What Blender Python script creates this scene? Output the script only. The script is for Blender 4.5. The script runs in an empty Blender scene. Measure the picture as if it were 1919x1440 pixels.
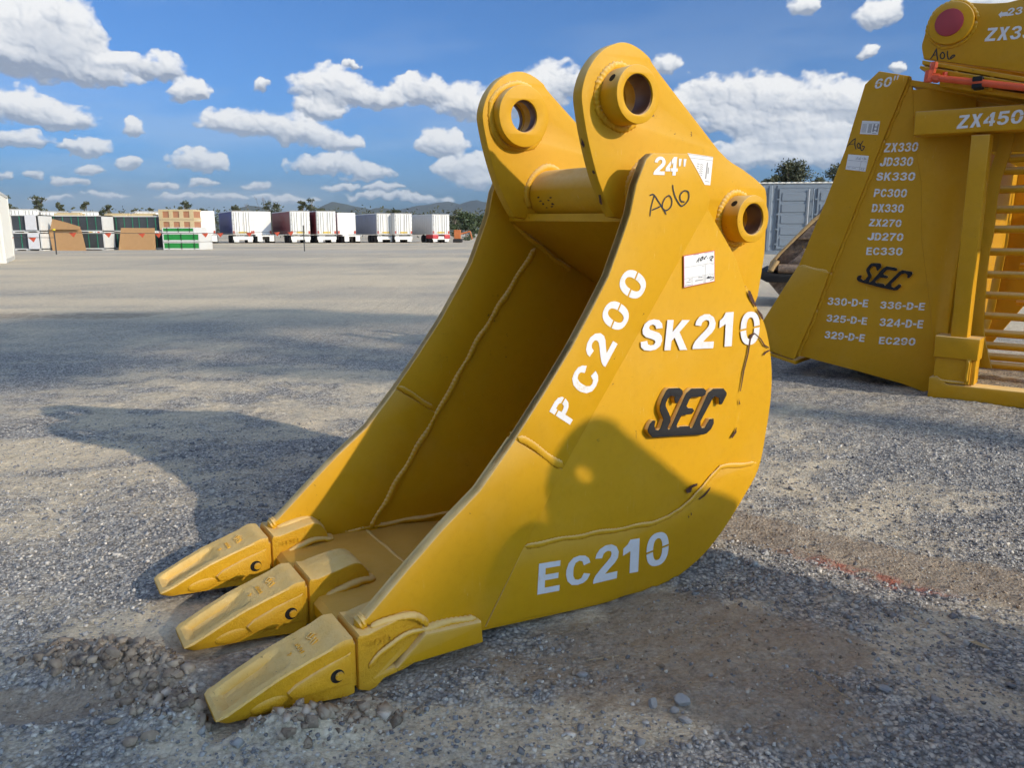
import bpy, bmesh, math, random
import numpy as np
from mathutils import Vector, Matrix
C = bpy.context.scene
COL = C.collection
# ---------------------------------------------------------------- camera
cam_d = bpy.data.cameras.new('camera'); cam_d.sensor_width = 36; cam_d.lens = 36*1440/1919
cam_d.clip_start = .02; cam_d.clip_end = 20000
cam = bpy.data.objects.new('camera', cam_d); COL.objects.link(cam)
PITCH = math.atan(282/1440)
cam.location = (0, 0, .868); cam.rotation_euler = (math.pi/2-PITCH, 0, 0); C.camera = cam
# ---------------------------------------------------------------- light
SUN = Vector((.747, -.527, .405)).normalized()
SUN_EL = math.asin(SUN.z)
sl = bpy.data.lights.new('sun', 'SUN'); sl.energy = 2.05; sl.angle = math.radians(.7); sl.color = (1, .84, .64)
so = bpy.data.objects.new('sun', sl); COL.objects.link(so)
so.rotation_euler = SUN.to_track_quat('Z', 'Y').to_euler(); so.location = (6, -5, 4)
C.view_settings.view_transform = 'Standard'; C.view_settings.look = 'None'
C.view_settings.exposure = .9; C.view_settings.gamma = 1
try: C.view_settings.use_curve_mapping = False
except Exception: pass
SKY_STRENGTH = .08
C.render.engine = 'CYCLES'
cy = C.cycles; cy.max_bounces = 6; cy.diffuse_bounces = 4; cy.volume_bounces = 0; cy.transparent_max_bounces = 8
cy.use_adaptive_sampling = True; cy.adaptive_threshold = .025; cy.adaptive_min_samples = 24; cy.time_limit = 600
cy.use_denoising = True; cy.caustics_reflective = False; cy.caustics_refractive = False
# ---------------------------------------------------------------- sky with cumulus clouds (cloud banks given as azimuth / elevation / half sizes in degrees)
class NT:
    def __init__(s, tree): s.t = tree
    def n(s, typ, ins=None, **kw):
        nd = s.t.nodes.new(typ)
        for k, v in kw.items(): setattr(nd, k, v)
        if ins:
            for k, v in ins.items():
                if isinstance(v, bpy.types.NodeSocket): s.t.links.new(v, nd.inputs[k])
                else: nd.inputs[k].default_value = v
        return nd
    def m(s, op, a, b=None, c=None, clamp=False):
        i = {0: a}
        if b is not None: i[1] = b
        if c is not None: i[2] = c
        return s.n('ShaderNodeMath', i, operation=op, use_clamp=clamp).outputs[0]
    def vm(s, op, a, b=None, c=None):
        i = {0: a}
        if b is not None: i[1] = b
        if c is not None: i[2] = c
        return s.n('ShaderNodeVectorMath', i, operation=op).outputs[0]
    def ramp(s, f, stops, interp='LINEAR'):
        nd = s.n('ShaderNodeValToRGB', {0: f}); cr = nd.color_ramp; cr.interpolation = interp
        while len(cr.elements) < len(stops): cr.elements.new(.5)
        for e, (p, c) in zip(cr.elements, stops):
            e.position = p; e.color = (c, c, c, 1) if isinstance(c, (int, float)) else (*c, 1)
        return nd.outputs[0]
    def mix(s, f, a, b, typ='RGBA', blend='MIX'):
        nd = s.n('ShaderNodeMix', data_type=typ, blend_type=blend) if typ == 'RGBA' else s.n('ShaderNodeMix', data_type=typ)
        ia, ib, o = (6, 7, 2) if typ == 'RGBA' else (2, 3, 0)
        for k, v in ((0, f), (ia, a), (ib, b)):
            if isinstance(v, bpy.types.NodeSocket): s.t.links.new(v, nd.inputs[k])
            else: nd.inputs[k].default_value = (*v, 1) if (typ == 'RGBA' and isinstance(v, tuple) and len(v) == 3) else v
        return nd.outputs[o]
    def noise(s, v, scale, detail=4, rough=.5, dist=0, out=0):
        return s.n('ShaderNodeTexNoise', {'Vector': v, 'Scale': scale, 'Detail': detail, 'Roughness': rough, 'Distortion': dist}).outputs[out]

w = bpy.data.worlds.new('World'); C.world = w; w.use_nodes = True
wt = w.node_tree; wt.nodes.clear(); N = NT(wt)
sky = N.n('ShaderNodeTexSky', sky_type='NISHITA', sun_disc=False, sun_elevation=SUN_EL,
          sun_rotation=math.atan2(SUN.x, SUN.y), air_density=.7, dust_density=2.5, ozone_density=4.0)
skyc = sky.outputs[0]
skyc = N.mix(1.0, skyc, (.57, .91, 1.18), blend='MULTIPLY')
bg = N.n('ShaderNodeBackground', {0: skyc, 1: SKY_STRENGTH})
wo = N.n('ShaderNodeOutputWorld', {0: bg.outputs[0]})
w.cycles.sampling_method = 'MANUAL'; w.cycles.sample_map_resolution = 512
# ---------------------------------------------------------------- cumulus clouds: a dome 15 km out; banks given as azimuth, elevation, half width, half height (radians)
CLOUDS = [(-0.523, 0.216, 0.0629, 0.0398), (-0.5, 0.203, 0.0436, 0.0357), (-0.531, 0.179, 0.0474, 0.0282), (0.215, 0.147, 0.056, 0.0192), (0.296, 0.132, 0.0883, 0.0213), (0.346, 0.103, 0.0801, 0.0155), (0.249, 0.094, 0.0557, 0.0111), (-0.487, 0.184, 0.0311, 0.0262), (-0.554, 0.187, 0.0535, 0.0425), (-0.468, 0.169, 0.0427, 0.0172), (-0.408, 0.18, 0.0291, 0.0165), (-0.381, 0.158, 0.0241, 0.0136), (-0.445, 0.182, 0.0325, 0.0108), (-0.546, 0.128, 0.0421, 0.0191), (-0.506, 0.119, 0.032, 0.0142), (-0.557, 0.097, 0.0393, 0.0097), (-0.493, 0.092, 0.0305, 0.0095), (-0.442, 0.112, 0.0131, 0.0119), (-0.376, 0.079, 0.0364, 0.0143), (-0.449, 0.076, 0.0153, 0.0081), (-0.326, 0.125, 0.0515, 0.0177), (-0.26, 0.118, 0.0503, 0.0193), (-0.216, 0.108, 0.032, 0.0135), (-0.224, 0.081, 0.0581, 0.0138), (-0.179, 0.071, 0.034, 0.0102), (-0.22, 0.169, 0.0494, 0.0247), (-0.233, 0.146, 0.0347, 0.0132), (-0.17, 0.158, 0.0484, 0.0132), (-0.111, 0.169, 0.0425, 0.018), (-0.059, 0.156, 0.0396, 0.0243), (-0.086, 0.106, 0.0372, 0.0188), (-0.057, 0.077, 0.0416, 0.0192), (-0.043, 0.061, 0.0303, 0.0117), (0.053, 0.177, 0.0432, 0.0262), (0.014, 0.159, 0.0527, 0.0272), (0.331, 0.151, 0.0857, 0.0265), (0.283, 0.16, 0.0538, 0.0244), (0.4, 0.141, 0.044, 0.0238), (0.233, 0.167, 0.0371, 0.0176), (0.339, 0.118, 0.0858, 0.0154), (0.299, 0.085, 0.0629, 0.0122), (0.382, 0.087, 0.0672, 0.0166), (0.42, 0.232, 0.0256, 0.0177), (0.341, 0.249, 0.0193, 0.0106), (0.413, 0.194, 0.0109, 0.0076), (0.442, 0.178, 0.0085, 0.0065), (-0.49, 0.068, 0.0158, 0.0057), (-0.509, 0.056, 0.0155, 0.0057), (-0.567, 0.059, 0.0116, 0.0055), (-0.536, 0.061, 0.009, 0.0045), (-0.212, 0.056, 0.0233, 0.0064), (-0.372, 0.056, 0.0177, 0.0055), (-0.418, 0.052, 0.017, 0.0042), (-0.312, 0.057, 0.0209, 0.005), (-0.276, 0.042, 0.0379, 0.005), (-0.114, 0.043, 0.0469, 0.0065), (-0.174, 0.043, 0.0396, 0.0052), (-0.35, 0.041, 0.0362, 0.0043), (-0.402, 0.04, 0.029, 0.0042), (-0.474, 0.042, 0.0271, 0.0035), (-0.526, 0.038, 0.0256, 0.0034), (-0.301, 0.17, 0.012, 0.0092), (-0.197, 0.199, 0.0126, 0.0052), (0.188, 0.195, 0.0214, 0.0128), (0.531, 0.23, 0.0421, 0.0168), (0.095, 0.045, 0.0796, 0.0065), (0.225, 0.069, 0.038, 0.0088), (-0.16, 0.054, 0.0264, 0.0064), (-0.633, 0.124, 0.0629, 0.03), (0.622, 0.145, 0.0622, 0.0396), (0.635, 0.073, 0.0501, 0.0207), (-0.626, 0.073, 0.0548, 0.0104)]
def hash2(ix, iy, s):
    h = (ix.astype(np.int64)*374761393+iy.astype(np.int64)*668265263+s*1442695041) & 0x7fffffff
    h = (h ^ (h >> 13))*1274126177 & 0x7fffffff
    return ((h ^ (h >> 16)) & 0xffff)/65535.0
def vnoise(x, y, s=0):
    ix = np.floor(x); iy = np.floor(y); fx = x-ix; fy = y-iy; ux = fx*fx*fx*(fx*(fx*6-15)+10); uy = fy*fy*fy*(fy*(fy*6-15)+10)
    a = hash2(ix, iy, s); b = hash2(ix+1, iy, s); c = hash2(ix, iy+1, s); d = hash2(ix+1, iy+1, s)
    return a+(b-a)*ux+(c-a)*uy+(a-b-c+d)*ux*uy
def fbm(x, y, o=5, s=0, r=.5):
    v = 0; a = .5; t = 0
    for i in range(o): v = v+a*vnoise(x, y, s+i*17); t += a; a *= r; x, y = x*1.8+y*.72+11.3, y*1.8-x*.72+4.7
    return v/t
def puffs(x, y, s):
    """rounded heads: distance to the nearest jittered cell centre"""
    ix = np.floor(x); iy = np.floor(y); best = np.full(x.shape, 9.)
    for i in (-1, 0, 1):
        for j in (-1, 0, 1):
            cx = ix+i; cy = iy+j; dx = cx+.1+.8*hash2(cx, cy, s)-x; dy = cy+.1+.8*hash2(cx, cy, s+7)-y
            best = np.minimum(best, dx*dx+dy*dy)
    return 1-np.minimum(1, best)
def cloud_field(A, E):
    wx = (fbm(A*22, E*30, 4, 1)-.5)*.018+(fbm(A*90, E*110, 4, 2)-.5)*.012; wy = (fbm(A*22+9, E*30, 4, 3)-.5)*.010+(fbm(A*90, E*110, 4, 5)-.5)*.010
    a = A+wx; e = E+wy; acc = np.zeros_like(A); lev = np.zeros_like(A); wt_ = np.zeros_like(A)+1e-6
    for (ca, ce, ra, re) in CLOUDS:
        dx = (a-ca)/(ra*1.12); dy = (e-ce); dy = np.where(dy < 0, dy/(re*.85), dy/(re*1.35)); r2 = dx*dx+dy*dy
        m = np.maximum(0, 1-r2); acc = acc+m**2; w_ = m**1.5; lev += w_*np.clip(dy, -1, 1); wt_ += w_
    base = acc**.5
    lev = lev/wt_
    P = .5*puffs(a*30, e*42, 11)+.30*puffs(a*66+3, e*88, 12)+.2*puffs(a*140, e*180, 13)
    f = fbm(A*75, E*100, 5, 21)
    out = np.clip((np.abs(A)-.68)/.12, 0, 1); out = np.maximum(out, np.clip((E-.52)/.1, 0, 1))
    gen = (fbm(A*5, E*9, 6, 51)-.47)*4.0
    base = base*(1-out)+np.maximum(0, gen)*out
    P1 = .62*puffs(a*30, e*42, 11)+.38*puffs(a*66+3, e*88, 12)
    k = np.minimum(1, base*2+.15)
    T = base*1.25+(P-.62)*.95*k+(f-.5)*1.35-.20-.5*np.clip(1-base*5, 0, 1)
    Tb = base*1.25+(P1-.62)*1.1*k+(fbm(A*60, E*80, 3, 21)-.5)*.6-.24
    return T, Tb, lev*(1-out), P1, f
def cloud_colour(A, E, da, de):
    T, Tb, lev, P, f = cloud_field(A, E)
    Tc = np.clip(Tb+.15, 0, 1.7); Hh = np.sqrt(Tc+.06)*.024+P*.0045*np.minimum(1, Tc*3)
    gx_ = np.gradient(Hh, axis=1)/da; gy_ = np.gradient(Hh, axis=0)/de
    n = np.sqrt(gx_**2+gy_**2+1); sx_, sy_, sz_ = .55, .50, .67        # the sun stands behind and to the right of the viewer
    lam = (-gx_*sx_-gy_*sy_+sz_)/n
    lam = np.clip(.5+.5*lam, 0, 1)
    core = np.clip((T-.45)/.9, 0, 1)
    s = .36+.75*(lam-.60)+.95*lev-.30*core*(1-np.clip(lev+.45, 0, 1))+.35*(f-.5)+.42*(P-.6)+.10
    s = s+.16*np.clip(.35-T, 0, .35)/.35
    s = np.clip(s, 0, 1)**.9
    dark = np.array([.30, .355, .45]); mid = np.array([.60, .64, .70]); lite = np.array([.93, .93, .92])
    s3 = s[..., None]; col = np.where(s3 < .5, dark+(mid-dark)*(s3/.5), mid+(lite-mid)*((s3-.5)/.5))
    air = np.clip(1-E/.16, 0, 1)[..., None]**1.5*.62
    col = col*(1-air)+np.array([.47, .60, .74])*air
    al = np.clip((T+.10)/.78, 0, 1); al = al*al*(3-2*al)
    al = al*np.clip(E/.012, 0, 1)*(.96-.25*air[..., 0])
    thin = np.clip((fbm(A*3+2, E*14, 6, 71)-.52)*2.2, 0, .35)*np.clip(1-E/.30, 0, 1)*np.clip(E/.02, 0, 1)
    c2 = np.array([.60, .69, .79])
    tot = al+thin*(1-al); col = (col*al[..., None]+c2*(thin*(1-al))[..., None])/np.maximum(tot, 1e-4)[..., None]
    return col, tot
def dens_axis(lo, hi, fine, end, g=1.12, cap=.03):
    c = list(np.arange(lo, hi, fine)); a = []; s = fine; x = lo
    while x > end[0]: s = min(s*g, cap); x -= s; a.append(max(x, end[0]))
    b = []; s = fine; x = c[-1]
    while x < end[1]: s = min(s*g, cap); x += s; b.append(min(x, end[1]))
    return np.array(a[::-1]+c+b)
ca = dens_axis(-.66, .66, .0011, (-math.pi, math.pi)); ce = dens_axis(.0, .50, .0011, (-.002, math.pi/2))
CA, CE = np.meshgrid(ca, ce)
ccol_, calp = cloud_colour(CA, CE, np.gradient(ca)[None, :], np.gradient(ce)[:, None])
# leave the sun's own patch of sky clear
saz = math.atan2(SUN.x, SUN.y); calp = calp*np.clip((np.hypot(CA-saz, CE-SUN_EL)-.12)/.1, 0, 1)
cr_ = 15000.0; cv = np.stack([cr_*np.cos(CE)*np.sin(CA), cr_*np.cos(CE)*np.cos(CA), cr_*np.sin(CE)+.868], -1).reshape(-1, 3)
nxx, nyy = len(ca), len(ce); ii = (np.arange(nyy-1)[:, None]*nxx+np.arange(nxx-1)[None]).ravel()
al4 = calp.ravel(); keep = np.maximum.reduce([al4[ii], al4[ii+1], al4[ii+nxx], al4[ii+nxx+1]]) > .004; ii = ii[keep]
cf = np.stack([ii, ii+nxx, ii+nxx+1, ii+1], 1)
cme = bpy.data.meshes.new('clouds'); cme.vertices.add(len(cv)); cme.vertices.foreach_set('co', cv.ravel()); cme.loops.add(cf.size); cme.loops.foreach_set('vertex_index', cf.ravel().astype(np.int32))
cme.polygons.add(len(cf)); cme.polygons.foreach_set('loop_start', np.arange(0, cf.size, 4, dtype=np.int32)); cme.update()
at = cme.attributes.new('tone', 'FLOAT_COLOR', 'POINT'); at.data.foreach_set('color', np.concatenate([ccol_.reshape(-1, 3), al4[:, None]], 1).ravel().astype(np.float32))
cm_ = bpy.data.materials.new('cloud'); cm_.use_nodes = True; cn = NT(cm_.node_tree); cm_.node_tree.nodes.clear()
an = cn.n('ShaderNodeAttribute', attribute_name='tone')
em = cn.n('ShaderNodeEmission', {0: an.outputs['Color'], 1: .58}); tr_ = cn.n('ShaderNodeBsdfTransparent')
mx = cn.n('ShaderNodeMixShader', {0: an.outputs['Alpha'], 1: tr_.outputs[0], 2: em.outputs[0]}); cn.n('ShaderNodeOutputMaterial', {0: mx.outputs[0]})
cm_.cycles.emission_sampling = 'NONE'; cme.materials.append(cm_)
co_ = bpy.data.objects.new('clouds', cme); COL.objects.link(co_); co_['kind'] = 'structure'
# ---------------------------------------------------------------- helpers
def thing(name, label, cat, loc=(0, 0, 0), rz=0, group=None, mat=None):
    o = bpy.data.objects.new(name, None); COL.objects.link(o); o.empty_display_size = .1
    if mat is not None: o.matrix_world = mat
    else: o.location = loc; o.rotation_euler = (0, 0, rz)
    o['label'] = label; o['category'] = cat
    if group: o['group'] = group
    return o
def obj(name, me, mat=None, parent=None, label=None):
    o = bpy.data.objects.new(name, me); COL.objects.link(o)
    if mat is not None and len(me.materials) == 0: me.materials.append(mat)
    if parent is not None: o.parent = parent
    if label: o['label'] = label
    return o
def copy_tree(o, parent=None):
    c = o.copy(); COL.objects.link(c); c.parent = parent
    if parent is not None: c.matrix_parent_inverse = o.matrix_parent_inverse.copy()
    for ch in KIDS.get(o.name, []) : copy_tree(ch, c)
    return c
KIDS = {}
def index_kids():
    KIDS.clear()
    for o in bpy.data.objects:
        if o.parent: KIDS.setdefault(o.parent.name, []).append(o)
def mesh(name, vs, fs, smooth=False, sharp=None):
    me = bpy.data.meshes.new(name); me.from_pydata([tuple(v) for v in vs], [], fs); me.update()
    if smooth: me.polygons.foreach_set('use_smooth', [True]*len(me.polygons))
    if sharp is not None: me.set_sharp_from_angle(angle=math.radians(sharp))
    return me
def fixn(me):
    bm = bmesh.new(); bm.from_mesh(me); bmesh.ops.remove_doubles(bm, verts=bm.verts, dist=1e-5)
    bmesh.ops.recalc_face_normals(bm, faces=bm.faces); bm.to_mesh(me); bm.free(); return me
def bm_mesh(name, bm, smooth=None):
    me = bpy.data.meshes.new(name); bm.to_mesh(me); bm.free()
    if smooth is not None:
        me.polygons.foreach_set('use_smooth', [True]*len(me.polygons)); me.set_sharp_from_angle(angle=math.radians(smooth))
    return me
def add_box(bm, x0, y0, z0, x1, y1, z1, bev=0):
    m = Matrix.Translation(((x0+x1)/2, (y0+y1)/2, (z0+z1)/2)) @ Matrix.Diagonal((abs(x1-x0), abs(y1-y0), abs(z1-z0), 1))
    r = bmesh.ops.create_cube(bm, size=1, matrix=m)
    if bev: bmesh.ops.bevel(bm, geom=list({e for v in r['verts'] for e in v.link_edges}), offset=bev, segments=2, affect='EDGES', profile=.6)
    return r
def box(name, b, mat, parent, bev=0, label=None):
    bm = bmesh.new(); add_box(bm, *b, bev=bev); return obj(name, bm_mesh(name, bm), mat, parent, label)
def add_tube(bm, p, q, r, n=12, r2=None, caps=True):
    p = Vector(p); q = Vector(q); d = q-p
    m = Matrix.Translation((p+q)/2) @ d.to_track_quat('Z', 'Y').to_matrix().to_4x4()
    return bmesh.ops.create_cone(bm, cap_ends=caps, segments=n, radius1=r, radius2=r if r2 is None else r2, depth=d.length, matrix=m)
def tube(name, p, q, r, mat, parent, n=24, label=None, bev=0):
    bm = bmesh.new(); add_tube(bm, p, q, r, n)
    if bev:
        es = [e for e in bm.edges if any(len(f.verts) > 4 for f in e.link_faces)]
        bmesh.ops.bevel(bm, geom=es, offset=bev, segments=2, affect='EDGES')
    return obj(name, bm_mesh(name, bm, 40), mat, parent, label)
def catmull(pts, a, b, sub=4):
    """smooth points a..b of a polyline"""
    out = list(pts[:a+1])
    for i in range(a, b):
        p0 = pts[max(i-1, 0)]; p1 = pts[i]; p2 = pts[i+1]; p3 = pts[min(i+2, len(pts)-1)]
        for k in range(1, sub+1):
            t = k/sub; o = []
            for c in range(len(p1)):
                o.append(.5*((2*p1[c])+(-p0[c]+p2[c])*t+(2*p0[c]-5*p1[c]+4*p2[c]-p3[c])*t*t+(-p0[c]+3*p1[c]-3*p2[c]+p3[c])*t**3))
            out.append(tuple(o))
    return out+list(pts[b+1:])
def circ(c, r, n=40):
    return [(c[0]+r*math.cos(2*math.pi*i/n), c[1]+r*math.sin(2*math.pi*i/n)) for i in range(n)]
def plate_mesh(name, outline, holes, y0, y1, bev=.0015):
    """flat plate: outline in x,z extruded from y0 to y1, rounded arrises, real holes"""
    cu = bpy.data.curves.new(name, 'CURVE'); cu.dimensions = '2D'; cu.fill_mode = 'BOTH'
    for poly in [outline]+list(holes):
        sp = cu.splines.new('POLY'); sp.points.add(len(poly)-1)
        for i, p in enumerate(poly): sp.points[i].co = (p[0], p[1], 0, 1)
        sp.use_cyclic_u = True
    t = abs(y1-y0)
    bev = min(bev, t*.4)
    cu.extrude = t/2-bev; cu.bevel_depth = bev; cu.bevel_resolution = 1; cu.offset = -bev
    ob = bpy.data.objects.new(name, cu); COL.objects.link(ob)
    me = bpy.data.meshes.new_from_object(ob)
    bpy.data.objects.remove(ob); bpy.data.curves.remove(cu)
    ym = (y0+y1)/2
    me.transform(Matrix(((1, 0, 0, 0), (0, 0, 1, ym), (0, 1, 0, 0), (0, 0, 0, 1))))
    me.name = name; me.materials.clear(); fixn(me)
    me.polygons.foreach_set('use_smooth', [True]*len(me.polygons)); me.set_sharp_from_angle(angle=math.radians(32))
    return me
def plate(name, outline, y0, y1, mat, parent, holes=(), bev=.0015, label=None):
    return obj(name, plate_mesh(name, outline, holes, y0, y1, bev), mat, parent, label)
RN = random.Random(7)
def bead(name, pts, r, mat, parent, flat=.7, normal=(0, -1, 0), seed=1, rip=.007, amp=.16):
    """weld bead: rippled uneven rope laid along a polyline"""
    rn = random.Random(seed); P = [Vector(p) for p in pts]; S = []
    for a, b in zip(P, P[1:]):
        n = max(2, int((b-a).length/.004))
        for i in range(n): S.append(a.lerp(b, i/n))
    S.append(P[-1]); nv = Vector(normal).normalized(); vs = []; fs = []; K = 8; L = 0; w1 = rn.random()*9; jit = 0
    for i, s in enumerate(S):
        t = (S[min(i+1, len(S)-1)]-S[max(i-1, 0)]).normalized(); sd = t.cross(nv).normalized(); up = sd.cross(t)
        if i: L += (S[i]-S[i-1]).length
        jit = jit*.8+rn.uniform(-1, 1)*.2
        e = min(1, (i+.4)/3, (len(S)-1-i+.4)/3)
        rr = r*e*(1+amp*math.sin(2*math.pi*L/rip)+.25*jit+.12*math.sin(L*40+w1))
        o = sd*r*.35*math.sin(L*55+w1)*.6+sd*jit*r*.3
        for k in range(K):
            a = 2*math.pi*k/K
            vs.append(s+o+sd*rr*math.cos(a)+up*rr*flat*math.sin(a))
    for i in range(len(S)-1):
        for k in range(K):
            fs.append((i*K+k, i*K+(k+1) % K, (i+1)*K+(k+1) % K, (i+1)*K+k))
    fs.append(tuple(range(K))[::-1]); fs.append(tuple((len(S)-1)*K+k for k in range(K)))
    me = mesh(name, vs, fs); fixn(me); me.polygons.foreach_set('use_smooth', [True]*len(me.polygons))
    return obj(name, me, mat, parent)
def ribbon(vs, fs, pts, w, y, taper=True):
    """a flat pen stroke in x,z at depth y"""
    n = len(pts); base = len(vs)
    for i, p in enumerate(pts):
        a = pts[max(i-1, 0)]; b = pts[min(i+1, n-1)]
        dx, dz = b[0]-a[0], b[1]-a[1]; l = math.hypot(dx, dz) or 1
        k = w*(.55 if taper and i in (0, n-1) else 1)/2
        vs.append((p[0]-dz/l*k, y, p[1]+dx/l*k)); vs.append((p[0]+dz/l*k, y, p[1]-dx/l*k))
    for i in range(n-1): fs.append((base+2*i, base+2*i+1, base+2*i+3, base+2*i+2))
def strokes(name, lists, w, y, mat, parent, label=None, sub=4):
    vs, fs = [], []
    for i, s in enumerate(lists):
        ribbon(vs, fs, catmull(s, 0, len(s)-1, sub) if len(s) > 2 else s, w, y-.00012*i)
    return obj(name, fixn2(mesh(name, vs, fs)), mat, parent, label)
def fixn2(me): return me
def flat(name, poly, y, mat, parent, label=None):
    return obj(name, mesh(name, [(p[0], y, p[1]) for p in poly], [tuple(range(len(poly)))]), mat, parent, label)
# stencil letters: built as outlines in a unit box, with the bridges of the stencil cut out
GL = {'1': [(.42, 1), (1, 1), (1, 0), (.45, 0), (.45, .66), (0, .55), (0, .76), (.25, .86)],
      '-': [(0, .36), (1, .36), (1, .58), (0, .58)]}
def _el(rx, ry, cx, cy, n=36, p=.85): return [(cx+rx*math.copysign(abs(math.cos(a))**p, math.cos(a)), cy+ry*math.copysign(abs(math.sin(a))**p, math.sin(a))) for a in [2*math.pi*i/n for i in range(n)]]
_six = [(.68, .74), (.62, .89), (.50, .98), (.36, 1.), (.20, .96), (.07, .82), (.01, .62), (.0, .42), (.03, .22), (.12, .06), (.26, -.01), (.44, -.01), (.60, .06), (.70, .20), (.71, .36), (.65, .52), (.54, .61), (.40, .63), (.28, .59), (.205, .52), (.22, .68), (.28, .80), (.37, .84), (.45, .80), (.49, .72)]
_sixh = _el(.15, .16, .36, .32, 20)
OUTLN = {
 '0': [_el(.36, .5, .36, .5), _el(.150, .325, .36, .5)],
 'C': [[(.56, .37), (.77, .30), (.69, .12), (.56, .02), (.39, -.01), (.20, .03), (.06, .19), (.0, .42), (.0, .58), (.06, .81), (.20, .97), (.39, 1.01), (.57, .97), (.69, .86), (.75, .70), (.54, .64), (.49, .79), (.39, .83), (.28, .78), (.23, .64), (.22, .5), (.23, .34), (.29, .21), (.39, .17), (.49, .21)]],
 'S': [[(.03, .29), (.24, .32), (.28, .21), (.38, .165), (.49, .19), (.53, .27), (.49, .335), (.36, .385), (.18, .44), (.07, .54), (.04, .68), (.09, .86), (.21, .97), (.38, 1.01), (.56, .98), (.68, .87), (.72, .72), (.50, .70), (.46, .80), (.37, .84), (.28, .81), (.25, .745), (.29, .68), (.42, .635), (.62, .565), (.72, .46), (.755, .31), (.71, .14), (.58, .03), (.39, -.01), (.18, .02), (.06, .12)]],
 '2': [[(0, 0), (.72, 0), (.72, .2), (.34, .2), (.45, .31), (.62, .46), (.70, .58), (.71, .74), (.62, .90), (.46, .99), (.28, .99), (.12, .92), (.03, .80), (.01, .68), (.21, .655), (.24, .76), (.30, .81), (.37, .83), (.46, .80), (.49, .73), (.47, .64), (.38, .54), (.2, .37), (.06, .22), (0, .10)]],
 '3': [[(.02, .73), (.21, .70), (.26, .80), (.36, .83), (.46, .79), (.48, .71), (.43, .62), (.30, .59), (.26, .59), (.28, .44), (.36, .455), (.47, .41), (.51, .31), (.47, .21), (.36, .165), (.26, .20), (.20, .31), (.0, .29), (.06, .12), (.18, .02), (.36, -.01), (.56, .04), (.69, .17), (.71, .32), (.65, .45), (.54, .52), (.63, .60), (.68, .72), (.64, .87), (.52, .97), (.36, 1.0), (.18, .96), (.06, .86)]],
 '5': [[(.08, 1), (.66, 1), (.66, .81), (.24, .81), (.215, .65), (.34, .68), (.52, .64), (.66, .53), (.71, .34), (.66, .16), (.54, .04), (.36, -.01), (.18, .02), (.06, .11), (.0, .27), (.20, .29), (.25, .19), (.36, .155), (.46, .20), (.51, .33), (.46, .46), (.35, .505), (.20, .44), (.03, .46)]],
 '6': [_six, _sixh], '9': [[(.71-x, .99-y) for x, y in _six], [(.71-x, .99-y) for x, y in _sixh]],
 '4': [[(.44, 1), (.62, 1), (.62, .39), (.72, .39), (.72, .21), (.62, .21), (.62, 0), (.42, 0), (.42, .21), (0, .21), (0, .39)], [(.42, .39), (.42, .70), (.2, .39)]],
 '7': [[(0, 1), (.70, 1), (.70, .85), (.50, .58), (.38, .30), (.34, 0), (.13, 0), (.18, .30), (.30, .58), (.46, .81), (0, .81)]],
 'E': [[(0, 0), (0, 1), (.68, 1), (.68, .82), (.22, .82), (.22, .61), (.64, .61), (.64, .43), (.22, .43), (.22, .19), (.70, .19), (.70, 0)]],
 'K': [[(0, 0), (0, 1), (.22, 1), (.22, .60), (.52, 1), (.80, 1), (.47, .60), (.82, 0), (.55, 0), (.32, .42), (.22, .30), (.22, 0)]],
 'X': [[(0, 0), (.26, .52), (.02, 1), (.29, 1), (.41, .70), (.53, 1), (.79, 1), (.55, .52), (.82, 0), (.54, 0), (.41, .34), (.27, 0)]],
 'Z': [[(0, 0), (0, .19), (.42, .81), (.04, .81), (.04, 1), (.70, 1), (.70, .82), (.27, .19), (.72, .19), (.72, 0)]],
 'J': [[(.0, .33), (.0, .22), (.06, .07), (.18, -.01), (.34, -.01), (.46, .06), (.54, .20), (.54, 1), (.33, 1), (.33, .30), (.29, .19), (.21, .20), (.19, .35)]],
 'D': [[(0, 0), (0, 1), (.36, 1), (.54, .95), (.67, .82), (.73, .62), (.73, .38), (.67, .18), (.54, .05), (.36, 0)], [(.22, .18), (.22, .82), (.34, .82), (.45, .76), (.50, .62), (.50, .38), (.45, .24), (.34, .18)]],
 'P': [[(0, 0), (0, 1), (.40, 1), (.58, .96), (.70, .84), (.71, .66), (.65, .50), (.52, .41), (.38, .38), (.22, .38), (.22, 0)], [(.22, .56), (.22, .82), (.36, .82), (.46, .79), (.49, .69), (.45, .59), (.36, .56)]]}
_gc = {}
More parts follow.
